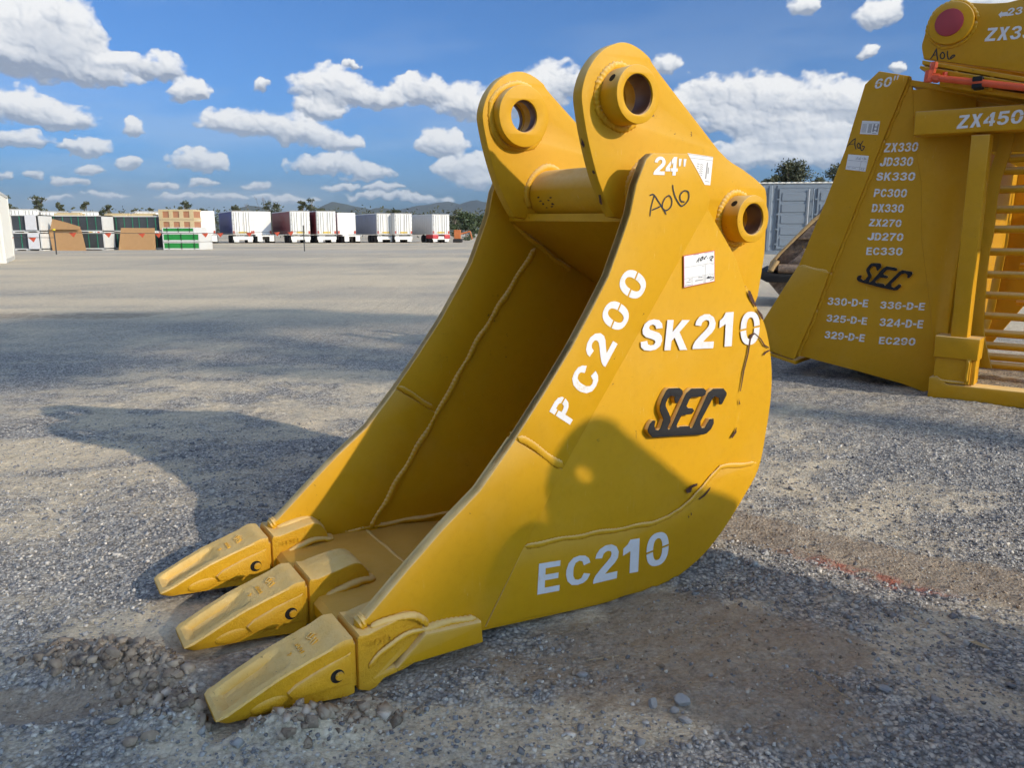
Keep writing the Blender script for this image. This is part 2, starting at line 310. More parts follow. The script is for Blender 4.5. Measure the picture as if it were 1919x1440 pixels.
def glyph(ch):
    if ch in _gc: return _gc[ch]
    bm = bmesh.new()
    if ch in GL:
        bm.faces.new([bm.verts.new((x, y, 0)) for x, y in GL[ch]])
    elif ch == '"':
        for x0 in (0, .62):
            bm.faces.new([bm.verts.new(v) for v in ((x0+.06, 0, 0), (x0+.28, 0, 0), (x0+.38, 1, 0), (x0, 1, 0))])
    elif ch in OUTLN:
        cu = bpy.data.curves.new('g', 'CURVE'); cu.dimensions = '2D'; cu.fill_mode = 'BOTH'
        for poly in OUTLN[ch]:
            sp = cu.splines.new('POLY'); sp.points.add(len(poly)-1)
            for i, p in enumerate(poly): sp.points[i].co = (p[0], p[1], 0, 1)
            sp.use_cyclic_u = True
        ob = bpy.data.objects.new('g', cu); COL.objects.link(ob)
        me = bpy.data.meshes.new_from_object(ob); bpy.data.objects.remove(ob); bpy.data.curves.remove(cu)
        bm.from_mesh(me); bpy.data.meshes.remove(me)
    else:
        cu = bpy.data.curves.new('g', 'FONT'); cu.body = ch; cu.size = 1; cu.offset = .042; cu.resolution_u = 6; cu.fill_mode = 'FRONT'
        ob = bpy.data.objects.new('g', cu); COL.objects.link(ob)
        me = bpy.data.meshes.new_from_object(ob); bpy.data.objects.remove(ob); bpy.data.curves.remove(cu)
        bm.from_mesh(me); bpy.data.meshes.remove(me)
    bmesh.ops.remove_doubles(bm, verts=bm.verts, dist=1e-4)
    xs = [v.co.x for v in bm.verts]; ys = [v.co.y for v in bm.verts]
    x0, x1, y0, y1 = min(xs), max(xs), min(ys), max(ys)
    for v in bm.verts: v.co = ((v.co.x-x0)/(x1-x0), (v.co.y-y0)/(y1-y0), 0)
    if ch == '-':
        for v in bm.verts: v.co.y = .36+v.co.y*.22
    cuts = []           # (point, normal, half gap, xmin, xmax, ymin, ymax)
    if ch in '0': cuts = [((.5, .5), (-.12, 1), .028, 0, 1)]
    if ch in '96': cuts = [((.5, .5), (-.12, 1), .03, 0, 1)]
    if ch in 'P': cuts = [((.5, .72), (0, 1), .03, .0, 1)]
    if ch in 'D': cuts = [((.5, .5), (0, 1), .035, 0, 1)]
    if ch in '4': cuts = [((.42, .5), (1, 0), .03, 0, 1)]
    for (c, nn, hg, xa, xb) in cuts:
        nv = Vector((nn[0], nn[1], 0)).normalized()
        for s in (-1, 1):
            bmesh.ops.bisect_plane(bm, geom=bm.verts[:]+bm.edges[:]+bm.faces[:], plane_co=Vector((c[0], c[1], 0))+nv*hg*s, plane_no=nv)
        kill = [f for f in bm.faces if abs((f.calc_center_median()-Vector((c[0], c[1], 0))).dot(nv)) < hg]
        bmesh.ops.delete(bm, geom=kill, context='FACES')
    vs = [tuple(v.co) for v in bm.verts]; bm.verts.index_update()
    fs = [tuple(v.index for v in f.verts) for f in bm.faces]; bm.free()
    _gc[ch] = (vs, fs); return _gc[ch]
def put_glyph(vs, fs, ch, bl, br, tl, y):
    gv, gf = glyph(ch); b = len(vs)
    if ch == '"': pass
    for (u, v, _) in gv:
        vs.append((bl[0]+(br[0]-bl[0])*u+(tl[0]-bl[0])*v, y, bl[1]+(br[1]-bl[1])*u+(tl[1]-bl[1])*v))
    for f in gf: fs.append(tuple(b+i for i in f))
WIDTH = {'-': .5, '"': .62, '1': .6, 'E': .88}
def put_word(name, txt, bl, br, tl, y, mat, parent, label=None):
    vs, fs = [], []; tot = sum(WIDTH.get(c, 1) for c in txt)+.16*(len(txt)-1); x = 0
    ex = Vector(br)-Vector(bl); ez = Vector(tl)-Vector(bl)
    for c in txt:
        wd = WIDTH.get(c, 1); a = Vector(bl)+ex*(x/tot); b = Vector(bl)+ex*((x+wd)/tot)
        if c == '"': a = a+ez*.55; b = b+ez*.55; put_glyph(vs, fs, c, a, b, a+ez*.45, y)
        else: put_glyph(vs, fs, c, a, b, a+ez, y)
        x += wd+.16
    return obj(name, mesh(name, vs, fs), mat, parent, label)
def loft(name, rings, mat, parent, sharp=35, label=None, close=True):
    K = len(rings[0]); vs = [v for r in rings for v in r]; fs = []
    for i in range(len(rings)-1):
        for k in range(K): fs.append((i*K+k, i*K+(k+1) % K, (i+1)*K+(k+1) % K, (i+1)*K+k))
    if close: fs.append(tuple(range(K))[::-1]); fs.append(tuple((len(rings)-1)*K+k for k in range(K)))
    me = mesh(name, vs, fs); fixn(me)
    me.polygons.foreach_set('use_smooth', [True]*len(me.polygons)); me.set_sharp_from_angle(angle=math.radians(sharp))
    return obj(name, me, mat, parent, label)

# ---------------------------------------------------------------- materials
def material(name, build):
    m = bpy.data.materials.new(name); m.use_nodes = True; t = m.node_tree; t.nodes.clear(); n = NT(t)
    bs = n.n('ShaderNodeBsdfPrincipled'); o = n.n('ShaderNodeOutputMaterial', {0: bs.outputs[0]})
    build(n, bs, t); return m
def simple(name, col, rough=.6, var=.15, scale=8, metal=0, bump=.0):
    def b(n, bs, t):
        co = n.n('ShaderNodeTexCoord').outputs['Object']
        f = n.noise(co, scale, 5, .6)
        c = n.mix(f, tuple(x*(1-var) for x in col), tuple(min(1, x*(1+var)) for x in col))
        t.links.new(c, bs.inputs['Base Color']); bs.inputs['Roughness'].default_value = rough; bs.inputs['Metallic'].default_value = metal
        if bump:
            bp = n.n('ShaderNodeBump', {'Height': n.noise(co, scale*6, 4, .6), 'Strength': bump, 'Distance': .01})
            t.links.new(bp.outputs[0], bs.inputs['Normal'])
    return material(name, b)
def paint(name, col, rough=.50, cast=0., chip=.0, dust=.75, dust_sheen_col=(.84, .70, .40)):
    def b(n, bs, t):
        co = n.n('ShaderNodeTexCoord').outputs['Object']
        big = n.noise(co, 2.3, 4, .6); fine = n.noise(co, 45, 5, .65)
        c = n.mix(big, tuple(x*.90 for x in col), tuple(min(1, x*1.08) for x in col))
        c = n.mix(n.m('MULTIPLY', n.ramp(fine, [(.50, 0), (.75, 1)]), .16), c, tuple(x*.6 for x in col))
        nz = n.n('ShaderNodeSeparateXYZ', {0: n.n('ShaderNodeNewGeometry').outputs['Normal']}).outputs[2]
        df = n.m('MULTIPLY', n.ramp(nz, [(.10, 0), (.60, 1)]), dust)  # upward faces paler: sky sheen painted into the colour along with settled dust
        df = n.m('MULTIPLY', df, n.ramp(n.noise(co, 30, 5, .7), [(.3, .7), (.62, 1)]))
        # thin film of dust and overspray everywhere
        film = n.m('MULTIPLY', n.ramp(n.noise(co, 6, 6, .7), [(.5, 0), (.85, 1)]), .05)
        df = n.m('MAXIMUM', df, film)
        sc_ = n.noise(n.vm('MULTIPLY', co, (3.0, 1.0, .55)), 34, 6, .75)
        df = n.m('MAXIMUM', df, n.m('MULTIPLY', n.m('MULTIPLY', n.ramp(sc_, [(.60, 0), (.70, 1)]), n.ramp(n.noise(co, 4.5, 3, .6), [(.48, 0), (.62, 1)])), .22))
        c = n.mix(df, c, dust_sheen_col)
        if chip:
            cn = n.noise(co, 38, 6, .75); cb = n.noise(n.vm('ADD', co, (3, 1, 7)), 3.2, 2, .5)
            cm = n.m('MULTIPLY', n.ramp(cn, [(.675-chip*.05, 0), (.69, 1)]), n.ramp(cb, [(.5, 0), (.58, 1)]))
            c = n.mix(cm, c, (.05, .022, .015))
        t.links.new(c, bs.inputs['Base Color']); bs.inputs['Specular IOR Level'].default_value = .28
        r = n.m('ADD', n.m('MULTIPLY', df, .45), n.m('ADD', rough, n.m('MULTIPLY', fine, .10)))
        t.links.new(r, bs.inputs['Roughness'])
        h = n.m('ADD', n.m('MULTIPLY', n.noise(co, 260, 3, .6), .25+cast*.6), n.m('MULTIPLY', n.noise(co, 22 if not cast else 60, 4, .6), .8 if not cast else 1.0))
        bp = n.n('ShaderNodeBump', {'Height': h, 'Strength': .17+cast, 'Distance': .004})
        t.links.new(bp.outputs[0], bs.inputs['Normal'])
    return material(name, b)
YEL = (.60, .318, .004)
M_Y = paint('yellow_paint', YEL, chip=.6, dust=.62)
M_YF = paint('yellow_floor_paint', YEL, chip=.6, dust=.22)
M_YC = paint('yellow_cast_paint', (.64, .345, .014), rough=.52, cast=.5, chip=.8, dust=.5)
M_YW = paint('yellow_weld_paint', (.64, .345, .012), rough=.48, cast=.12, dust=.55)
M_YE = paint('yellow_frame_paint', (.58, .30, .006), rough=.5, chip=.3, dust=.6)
def _sten(n, bs, t):
    co = n.n('ShaderNodeTexCoord').outputs['Object']
    c = n.mix(n.noise(co, 30, 4, .6), (.66, .67, .70), (.80, .80, .82))
    wr = n.m('MULTIPLY', n.ramp(n.noise(co, 55, 6, .8), [(.52, 0), (.66, 1)]), n.ramp(n.noise(co, 7, 3, .6), [(.42, .1), (.65, .55)]))
    t.links.new(n.mix(wr, c, (.62, .42, .12)), bs.inputs['Base Color']); bs.inputs['Roughness'].default_value = .65; bs.inputs['Specular IOR Level'].default_value = .2
M_WHITE = material('stencil_white', _sten)
M_INK = simple('marker_ink', (.012, .012, .014), .45, .2)
M_BLACK = simple('black_paint', (.010, .010, .012), .8, .2, 40, bump=.1)
M_RUST = simple('bare_rust', (.075, .03, .02), .85, .5, 60, bump=.3)
M_STICK = simple('sticker_paper', (.78, .78, .78), .5, .03)
M_RED = simple('sticker_red', (.55, .10, .07), .5, .05)
M_GREYI = simple('sticker_grey', (.30, .30, .31), .5, .05)
M_BORE = simple('bare_bore_steel', (.16, .09, .06), .45, .4, 12, metal=.5)
M_DARK = simple('dark_hole', (.01, .008, .006), .9, .1)
# ---- traced dimensions in metres (local frames of the attachments)
D = {'A06': [[(0.9617, 0.9056), (0.9634, 0.9232), (0.9678, 0.9389), (0.9723, 0.9527)],
         [(0.9579, 0.9504), (0.9696, 0.9526), (0.9841, 0.9393), (0.9989, 0.9239), (1.011, 0.9102)], [(0.9663, 0.9194), (0.9823, 0.9244), (0.9957, 0.9297)],
         [(1.0056, 0.9477), (0.9981, 0.9357), (0.9989, 0.9239), (1.0103, 0.9193), (1.0237, 0.9283), (1.0255, 0.9422), (1.0164, 0.9519), (1.0057, 0.9469)],
         [(1.0259, 0.9758), (1.0284, 0.9641), (1.0364, 0.9484), (1.0487, 0.9347), (1.0578, 0.9289)],
         [(1.0566, 0.9289), (1.0688, 0.9352), (1.0782, 0.9474), (1.0754, 0.9614), (1.0609, 0.963), (1.0502, 0.9528), (1.054, 0.9409), (1.0656, 0.9391)]],
 'A06B': [[(-0.1125, 1.7478), (-0.1009, 1.7657), (-0.0883, 1.7963)], [(-0.0892, 1.7965), (-0.0848, 1.7681), (-0.0774, 1.7371)], [(-0.1038, 1.7638), (-0.0832, 1.7656)],
          [(-0.0619, 1.7719), (-0.0681, 1.7589), (-0.0614, 1.7442), (-0.0506, 1.7451), (-0.0491, 1.761), (-0.0576, 1.7727), (-0.0631, 1.7707)],
          [(-0.0364, 1.7776), (-0.0357, 1.7568), (-0.0282, 1.7375), (-0.0133, 1.7401), (-0.0014, 1.7499), (-0.0102, 1.7525), (-0.022, 1.7412)]],
 'A06C': [[(-0.5252, 1.3531), (-0.5021, 1.3813), (-0.4824, 1.3968)], [(-0.4832, 1.3969), (-0.4838, 1.3631), (-0.4748, 1.3353)], [(-0.5134, 1.3651), (-0.4799, 1.367)],
          [(-0.466, 1.3703), (-0.4705, 1.3537), (-0.4585, 1.3402), (-0.454, 1.3568), (-0.4661, 1.372)],
          [(-0.4395, 1.381), (-0.4537, 1.3525), (-0.4432, 1.3265), (-0.4308, 1.3468), (-0.4453, 1.352)]],
 'ARROW': [(0.1687, 1.914), (0.1832, 1.9281), (0.1831, 1.9212), (0.2078, 1.9205), (0.2097, 1.9029), (0.1817, 1.904), (0.1825, 1.8965)],
 'BARS': [(0.2156, 1.3499), (0.2145, 1.3099), (0.2025, 1.2533), (0.1892, 1.1901), (0.1761, 1.0964), (0.1701, 0.993), (0.1695, 0.8904), (0.1694, 0.7721), (0.1722, 0.6514),
          (0.1692, 0.5411), (0.1757, 0.4291), (0.185, 0.3363), (0.2328, 0.2687), (0.2436, 0.2089), (0.234, 0.1635)],
 'BEAM': [(-0.1602, 1.4966), (0.3199, 1.4872), (0.3332, 1.3635), (-0.1603, 1.3757)],
 'BLOCK': [(0.0487, 0.3346), (0.2579, 0.3306), (0.2553, 0.2161), (0.0483, 0.2199)],
 'CHIPS': [[(1.3035, 0.7294), (1.3121, 0.7268), (1.3268, 0.7066), (1.3394, 0.6883), (1.3347, 0.6861), (1.3144, 0.7058), (1.3048, 0.7178)],
           [(1.3399, 0.6835), (1.3632, 0.6657), (1.3714, 0.651), (1.3625, 0.6539), (1.3445, 0.6739)],
           [(1.3309, 0.6189), (1.3228, 0.6161), (1.3176, 0.5665), (1.306, 0.5243), (1.3025, 0.4908), (1.2995, 0.4717), (1.3031, 0.4713), (1.3067, 0.4904),
            (1.3116, 0.5237), (1.3227, 0.5651), (1.3289, 0.6109), (1.3404, 0.6163), (1.3635, 0.6012), (1.38, 0.583), (1.403, 0.5738), (1.4003, 0.578), (1.3833, 0.5861),
            (1.3668, 0.6033), (1.34, 0.6196)],
           [(1.4033, 0.5714), (1.3891, 0.5677), (1.379, 0.5602), (1.383, 0.557), (1.3932, 0.5639), (1.4059, 0.5677)],
           [(1.298, 0.4524), (1.3053, 0.4369), (1.2997, 0.4361)],
           [(1.2953, 0.3766), (1.2897, 0.3625), (1.2768, 0.351), (1.2818, 0.3502), (1.2948, 0.3603), (1.2977, 0.3738)],
           [(1.1224, 0.2386), (1.1471, 0.2483), (1.1631, 0.2492), (1.1636, 0.2429), (1.1446, 0.2402), (1.1422, 0.2291), (1.1295, 0.2287)],
           [(1.17, 0.2055), (1.1889, 0.2139), (1.2138, 0.2311), (1.2093, 0.2212), (1.1926, 0.2083), (1.1735, 0.2023)],
           [(1.1452, 0.1765), (1.151, 0.168), (1.1474, 0.1654)], [(1.1375, 0.1684), (1.1424, 0.1625), (1.1381, 0.161)],
           [(1.2764, 0.3518), (1.2948, 0.3733), (1.2972, 0.3633), (1.2834, 0.3498)], [(0.4994, 0.3075), (0.5024, 0.305), (0.4998, 0.3043)]],
 'CLAMP': [(0.1051, 1.6237), (0.1482, 1.6207), (0.1528, 1.5959), (0.1092, 1.6032)],
 'EAR': [(0.9207, 0.9237), (0.8859, 0.9823), (0.8548, 1.0616), (0.8356, 1.1319), (0.8324, 1.1685), (0.8466, 1.2102), (0.8748, 1.2464), (0.9097, 1.2689), (0.9458, 1.2793),
         (0.9831, 1.2742), (1.0223, 1.2561), (1.052, 1.2285), (1.2642, 1.0693), (1.3621, 1.0259), (1.4283, 0.9949), (1.4577, 0.9605), (1.4662, 0.8147)],
 'EARBARS': [((1.1584, 1.0542), (1.2449, 1.0513), 0.0009593684210526316), ((1.1665, 1.0463), (1.2437, 1.0433), 0.0009593684210526316),
             ((1.2265, 1.0385), (1.2231, 0.9991), 0.004111578947368421), ((1.231, 1.0266), (1.2303, 1.0113), 0.0034263157894736844),
             ((1.1903, 1.0335), (1.1989, 1.0333), 0.0017131578947368422), ((1.1898, 1.0283), (1.1974, 1.028), 0.0017131578947368422),
             ((1.1911, 1.0235), (1.1969, 1.0234), 0.0017131578947368422), ((1.2216, 0.9938), (1.2374, 0.9924), 0.0015075789473684212)],
 'EARCHEV': [[(1.2005, 1.0311), (1.2061, 1.0333), (1.2121, 1.0306)], [(1.2, 1.0258), (1.2056, 1.028), (1.2116, 1.026)],
             [(1.2, 1.0209), (1.2055, 1.0231), (1.2115, 1.0214)], [(1.1994, 1.016), (1.205, 1.0182), (1.211, 1.0158)],
             [(1.1998, 1.0117), (1.2045, 1.0132), (1.2104, 1.0112)], [(1.2039, 1.0083), (1.2068, 1.0078), (1.2099, 1.0056)]],
 'EARLAB': [(1.1559, 1.0566), (1.2453, 1.0523), (1.2438, 1.0304), (1.2411, 0.9845), (1.2214, 0.9852), (1.1926, 1.0177), (1.1666, 1.045)],
 'FL1': [(-0.1429, 1.7423), (0.3077, 1.6306), (0.3097, 1.6116), (-0.1429, 1.7237)],
 'FL2': [(-0.1459, 1.7135), (0.3127, 1.6039), (0.3143, 1.5885), (-0.1093, 1.6778), (-0.1492, 1.7013)],
 'FOOT': [(0.0377, 0.1031), (0.0726, 0.116), (0.1272, 0.0789), (0.472, 0.0859), (0.481, 0.0024), (0.0378, -0.0091)],
 'GLYPHS': [('SK210', 'S', (0.9489, 0.6044), (1.0155, 0.601), (0.9559, 0.6774)), ('SK210', 'K', (1.0262, 0.6001), (1.1017, 0.5952), (1.0313, 0.6716)),
            ('SK210', '2', (1.1191, 0.5956), (1.1911, 0.592), (1.1248, 0.6792)), ('SK210', '1', (1.2094, 0.5933), (1.2577, 0.5918), (1.2079, 0.6791)),
            ('SK210', '0', (1.2878, 0.5917), (1.36, 0.588), (1.2844, 0.6772)), ('EC210', 'E', (0.6732, 0.0774), (0.7345, 0.0708), (0.6766, 0.151)),
            ('EC210', 'C', (0.7514, 0.0739), (0.8229, 0.0675), (0.7544, 0.1463)), ('EC210', '2', (0.8329, 0.0612), (0.9064, 0.0567), (0.8385, 0.1515)),
            ('EC210', '1', (0.9233, 0.0618), (0.9748, 0.0561), (0.9233, 0.1491)), ('EC210', '0', (0.9996, 0.058), (1.0745, 0.0538), (0.999, 0.1469)),
            ('PC200', 'P', (0.7538, 0.4579), (0.7782, 0.4931), (0.697, 0.4952)), ('PC200', 'C', (0.8071, 0.5126), (0.8399, 0.5602), (0.7454, 0.5502)),
            ('PC200', '2', (0.8484, 0.5776), (0.8816, 0.6269), (0.7819, 0.6157)), ('PC200', '0', (0.8895, 0.6482), (0.923, 0.6961), (0.8241, 0.6853)),
            ('PC200', '0', (0.9363, 0.7153), (0.9703, 0.7638), (0.8693, 0.7518)), ('24"', '2', (0.9658, 0.995), (0.9995, 0.9956), (0.9687, 1.0338)),
            ('24"', '4', (1.0012, 0.9956), (1.0385, 0.9959), (1.0034, 1.0356)), ('24"', '"', (1.0403, 1.0164), (1.0642, 1.0167), (1.0408, 1.0328))],
 'HUB': [(-0.1444, 1.7553), (-0.159, 1.8156), (-0.152, 1.861), (-0.1433, 1.9104), (-0.1297, 1.9541), (-0.1022, 1.9882), (-0.065, 2.0067), (-0.0181, 2.0075),
         (0.038, 1.9924), (0.1221, 1.9743), (0.2032, 1.9645), (0.2686, 1.9638), (0.3041, 1.6342)],
 'HUBC': [(-0.029, 1.9016), (-0.0358, 1.9049), (-0.0388, 2.0022), (-0.042, 1.969)],
 'LAB2': [(-0.4542, 1.4886), (-0.3603, 1.4771), (-0.3655, 1.4065), (-0.4617, 1.4188)],
 'LAB3': [(-0.515, 1.3115), (-0.4035, 1.2962), (-0.4145, 1.2113), (-0.5237, 1.2287)],
 'LABBARS': [((1.1031, 0.8197), (1.1211, 0.821), 0.001371951219512195), ((1.1388, 0.8229), (1.1696, 0.8252), 0.0010670731707317074),
             ((1.0919, 0.7619), (1.0984, 0.7627), 0.0022865853658536584), ((1.0852, 0.7559), (1.0988, 0.7572), 0.001676829268292683),
             ((1.0804, 0.7486), (1.0994, 0.7504), 0.001676829268292683), ((1.1235, 0.7664), (1.1379, 0.7675), 0.0022865853658536584),
             ((1.1136, 0.7589), (1.1391, 0.7612), 0.0022865853658536584), ((1.1336, 0.7926), (1.1424, 0.794), 0.0009146341463414635),
             ((1.1626, 0.7959), (1.1728, 0.7969), 0.0009146341463414635), ((1.1682, 0.7709), (1.1762, 0.7719), 0.0009146341463414635)],
 'LABEL': [(1.0717, 0.8188), (1.1737, 0.8298), (1.1812, 0.755), (1.078, 0.7438)],
 'LABELIN': [(1.0735, 0.8169), (1.1722, 0.8275), (1.1793, 0.7565), (1.0795, 0.7457)],
 'LABHAND': [[(1.1139, 0.802), (1.1229, 0.8134)], [(1.1229, 0.8134), (1.1195, 0.8011)], [(1.1158, 0.805), (1.1223, 0.8072)],
             [(1.1275, 0.811), (1.1328, 0.8148), (1.1351, 0.814), (1.1312, 0.8071), (1.1268, 0.8064), (1.1275, 0.811)],
             [(1.1472, 0.8169), (1.1398, 0.8116), (1.1388, 0.8093), (1.1421, 0.81)], [(1.1487, 0.8118), (1.1515, 0.8122)], [(1.1597, 0.8159), (1.1567, 0.8105)],
             [(1.1609, 0.8151), (1.1676, 0.8154), (1.1679, 0.8127), (1.1604, 0.8081), (1.1663, 0.8049)], [(1.1518, 0.7635), (1.1571, 0.7681), (1.157, 0.7626)],
             [(1.1639, 0.7687), (1.1602, 0.7656), (1.1643, 0.7639), (1.1662, 0.7678), (1.1688, 0.7646), (1.1743, 0.7668), (1.1748, 0.762), (1.1636, 0.7592)]],
 'LABLINES': [[(1.0766, 0.7905), (1.1747, 0.8004)], [(1.078, 0.7647), (1.1776, 0.775)], [(1.1446, 0.7967), (1.1484, 0.753)]],
 'LABRINGS': [(1.1027, 0.7635), (1.1032, 0.7576), (1.1039, 0.7508), (1.143, 0.7673), (1.1435, 0.7614), (1.144, 0.7555)],
 'LBLOCK': [(0.0562, 0.2148), (0.2481, 0.2173), (0.2609, 0.0911), (0.0677, 0.0935)],
 'PIPE': [(-0.0827, 1.6432), (0.3228, 1.5494)],
 'PIPES': [(-0.0259, 1.6439), (-0.0259, 1.6667)],
 'PIPEV': [(-0.0862, 1.6345), (-0.0789, 1.6726), (-0.0743, 1.7153)],
 'PLATE': [(0.273, 0.1399), (0.3567, 0.2142), (0.4389, 0.2846), (0.525, 0.3496), (0.6105, 0.4449), (0.6825, 0.5337), (0.7533, 0.6267), (0.8016, 0.6995), (0.8503, 0.7773),
           (0.8856, 0.8602), (0.9059, 0.9113), (0.9194, 0.9723), (0.9455, 1.027), (0.9635, 1.0402), (1.0688, 1.0447), (1.1496, 0.9487), (1.1462, 0.9268),
           (1.2445, 0.8223), (1.3027, 0.7296), (1.3682, 0.6507), (1.4006, 0.5888), (1.4213, 0.5132), (1.4272, 0.4374), (1.4186, 0.346), (1.3998, 0.246), (1.3438, 0.1713),
           (1.28, 0.1026), (1.2159, 0.0512), (1.1462, 0.0183), (1.0886, 0.0031), (1.0275, -0.0003), (0.9381, 0.0046), (0.8528, 0.0047), (0.5386, 0.0346)],
 'POST': [(0.1095, 1.3571), (0.1978, 1.3554), (0.2005, 0.3451), (0.1147, 0.338)],
 'RIB': [(0.2121, 1.4), (0.2082, 1.3103), (0.194, 1.2305), (0.1786, 1.1599), (0.1709, 1.0573), (0.1712, 0.9638), (0.1691, 0.8483), (0.1612, 0.7421), (0.1654, 0.5594),
         (0.173, 0.418), (0.1848, 0.3197), (0.2357, 0.147)],
 'ROOT': {'O': [-0.50886, 1.22407, 0.0], 'ax': [0.836764, 0.547563, 0.0], 'az': [0.009307, -0.014223, 0.999856], 'lat': [-0.547484, 0.836643, 0.016998]},
 'R_BACK': [(0.0977, 1.5186), (0.0635, 1.2739), (0.0572, 0.9836), (0.0553, 0.7683), (0.0385, 0.3229), (0.0466, 0.0148)],
 'R_CREASE': [(-0.2185, 1.6788), (-0.1848, 1.3681), (-0.1266, 1.1357), (-0.0994, 0.8421), (-0.0173, 0.4458), (0.0282, 0.188), (0.0537, 0.0311)],
 'R_MAIN': [(-0.2324, 1.6886), (-0.2122, 1.6101), (-0.1848, 1.3681), (-0.1266, 1.1357), (-0.0994, 0.8421), (-0.0173, 0.4458), (0.0282, 0.188), (0.0537, 0.0311),
            (-0.0015, -0.0095), (-0.1201, 0.0247), (-0.3789, 0.073), (-0.7149, 0.1287), (-0.6301, 0.4169), (-0.5649, 0.6419), (-0.3365, 1.3778)],
 'R_STRIP': [(-0.3889, 1.7432), (-0.2334, 1.6996), (-0.3365, 1.3778), (-0.5649, 0.6419), (-0.6301, 0.4169), (-0.7307, 0.1204), (-0.7396, 0.1061), (-0.8967, 0.1446),
             (-0.9497, 0.3265), (-0.7511, 0.6809), (-0.6299, 1.0309), (-0.5327, 1.3408), (-0.4568, 1.6815)],
 'R_TOP': [(-0.2293, 1.6828), (0.2993, 1.5348)],
 'SEC': [(0.9779, 0.4095), (0.9751, 0.4172), (0.9813, 0.4308), (0.9904, 0.438), (0.9984, 0.4369), (0.9972, 0.4311), (0.9961, 0.4239), (0.9998, 0.4149), (1.0097, 0.411),
         (1.0159, 0.4151), (1.0242, 0.4359), (1.0114, 0.4582), (1.0105, 0.4704), (1.0159, 0.4854), (1.029, 0.5055), (1.0368, 0.5101), (1.0714, 0.5074), (1.0818, 0.5008),
         (1.0834, 0.492), (1.0675, 0.4707), (1.061, 0.4702), (1.0569, 0.4805), (1.0588, 0.4876), (1.043, 0.4919), (1.0368, 0.4877), (1.0287, 0.4754), (1.0292, 0.4681),
         (1.0468, 0.439), (1.0476, 0.4278), (1.0388, 0.413), (1.0424, 0.4082), (1.0489, 0.4098), (1.0959, 0.4918), (1.1121, 0.5011), (1.1535, 0.4977), (1.1629, 0.4904),
         (1.162, 0.4805), (1.1501, 0.4769), (1.1138, 0.4799), (1.1073, 0.4757), (1.0985, 0.4594), (1.104, 0.4538), (1.1195, 0.4518), (1.1261, 0.4448), (1.1173, 0.4371),
         (1.0833, 0.4385), (1.0684, 0.4151), (1.0722, 0.4083), (1.0821, 0.4107), (1.1128, 0.4076), (1.1167, 0.402), (1.1244, 0.4022), (1.1722, 0.4843), (1.1891, 0.4925),
         (1.2253, 0.4891), (1.2383, 0.4768), (1.238, 0.4704), (1.2237, 0.449), (1.2147, 0.4488), (1.2112, 0.4659), (1.1963, 0.4727), (1.1879, 0.4674), (1.1502, 0.4151),
         (1.1512, 0.4035), (1.1571, 0.3963), (1.1677, 0.3961), (1.1837, 0.4157), (1.1962, 0.4153), (1.1982, 0.4034), (1.1896, 0.3892), (1.1744, 0.3798), (1.1621, 0.379),
         (1.0603, 0.3901), (0.9915, 0.3966)],
 'SEC2': [(-0.4074, 0.6011), (-0.4134, 0.6134), (-0.4076, 0.6281), (-0.3903, 0.6339), (-0.3876, 0.6247), (-0.3916, 0.6142), (-0.376, 0.6034), (-0.3666, 0.6089),
          (-0.3527, 0.63), (-0.366, 0.6604), (-0.3641, 0.6727), (-0.3432, 0.7019), (-0.3279, 0.7043), (-0.2933, 0.7031), (-0.2863, 0.6891), (-0.2893, 0.6789),
          (-0.3013, 0.6623), (-0.3089, 0.6621), (-0.3142, 0.6782), (-0.3166, 0.6842), (-0.3304, 0.688), (-0.3464, 0.6712), (-0.3472, 0.6568), (-0.3335, 0.6327),
          (-0.3363, 0.6203), (-0.3464, 0.6014), (-0.342, 0.5954), (-0.3327, 0.5999), (-0.2758, 0.6772), (-0.2577, 0.6878), (-0.2062, 0.6791), (-0.2023, 0.6672),
          (-0.2065, 0.6621), (-0.2447, 0.669), (-0.2577, 0.6656), (-0.2732, 0.6469), (-0.2687, 0.6389), (-0.2492, 0.6335), (-0.2466, 0.6255), (-0.2537, 0.6201),
          (-0.2884, 0.624), (-0.3132, 0.5986), (-0.3067, 0.5906), (-0.2934, 0.5932), (-0.2681, 0.5881), (-0.2577, 0.5783), (-0.1914, 0.6595), (-0.1755, 0.669),
          (-0.1289, 0.6614), (-0.1225, 0.6517), (-0.1253, 0.6417), (-0.1384, 0.6253), (-0.1478, 0.6269), (-0.1474, 0.6429), (-0.1611, 0.6524), (-0.179, 0.6459),
          (-0.2248, 0.5918), (-0.2232, 0.5737), (-0.2095, 0.5682), (-0.1853, 0.5914), (-0.1737, 0.5858), (-0.1763, 0.5736), (-0.1916, 0.5568), (-0.2082, 0.554),
          (-0.3051, 0.5722), (-0.395, 0.5944)],
 'TOPCHIP': [(0.9567, 1.029), (0.9642, 1.0381), (0.9737, 1.0394), (0.9697, 1.0346), (0.962, 1.0304)],
 'WEB': [(0.0063, 1.671), (0.0239, 1.6666), (0.0241, 1.6436), (0.0045, 1.646)],
 'WORDS': [('60"', (-0.4075, 1.6515), (-0.2923, 1.6589), (-0.3989, 1.7019), 0), ('ZX330', (-0.3332, 1.3128), (-0.1638, 1.3069), (-0.3277, 1.3606), 0),
           ('JD330', (-0.3495, 1.2384), (-0.1824, 1.2321), (-0.3438, 1.2851), 0), ('SK330', (-0.3609, 1.1613), (-0.1635, 1.1531), (-0.3564, 1.2051), 0),
           ('PC300', (-0.3664, 1.0722), (-0.1968, 1.0648), (-0.3619, 1.1164), 0), ('DX330', (-0.3693, 0.989), (-0.2044, 0.9828), (-0.3665, 1.0336), 0),
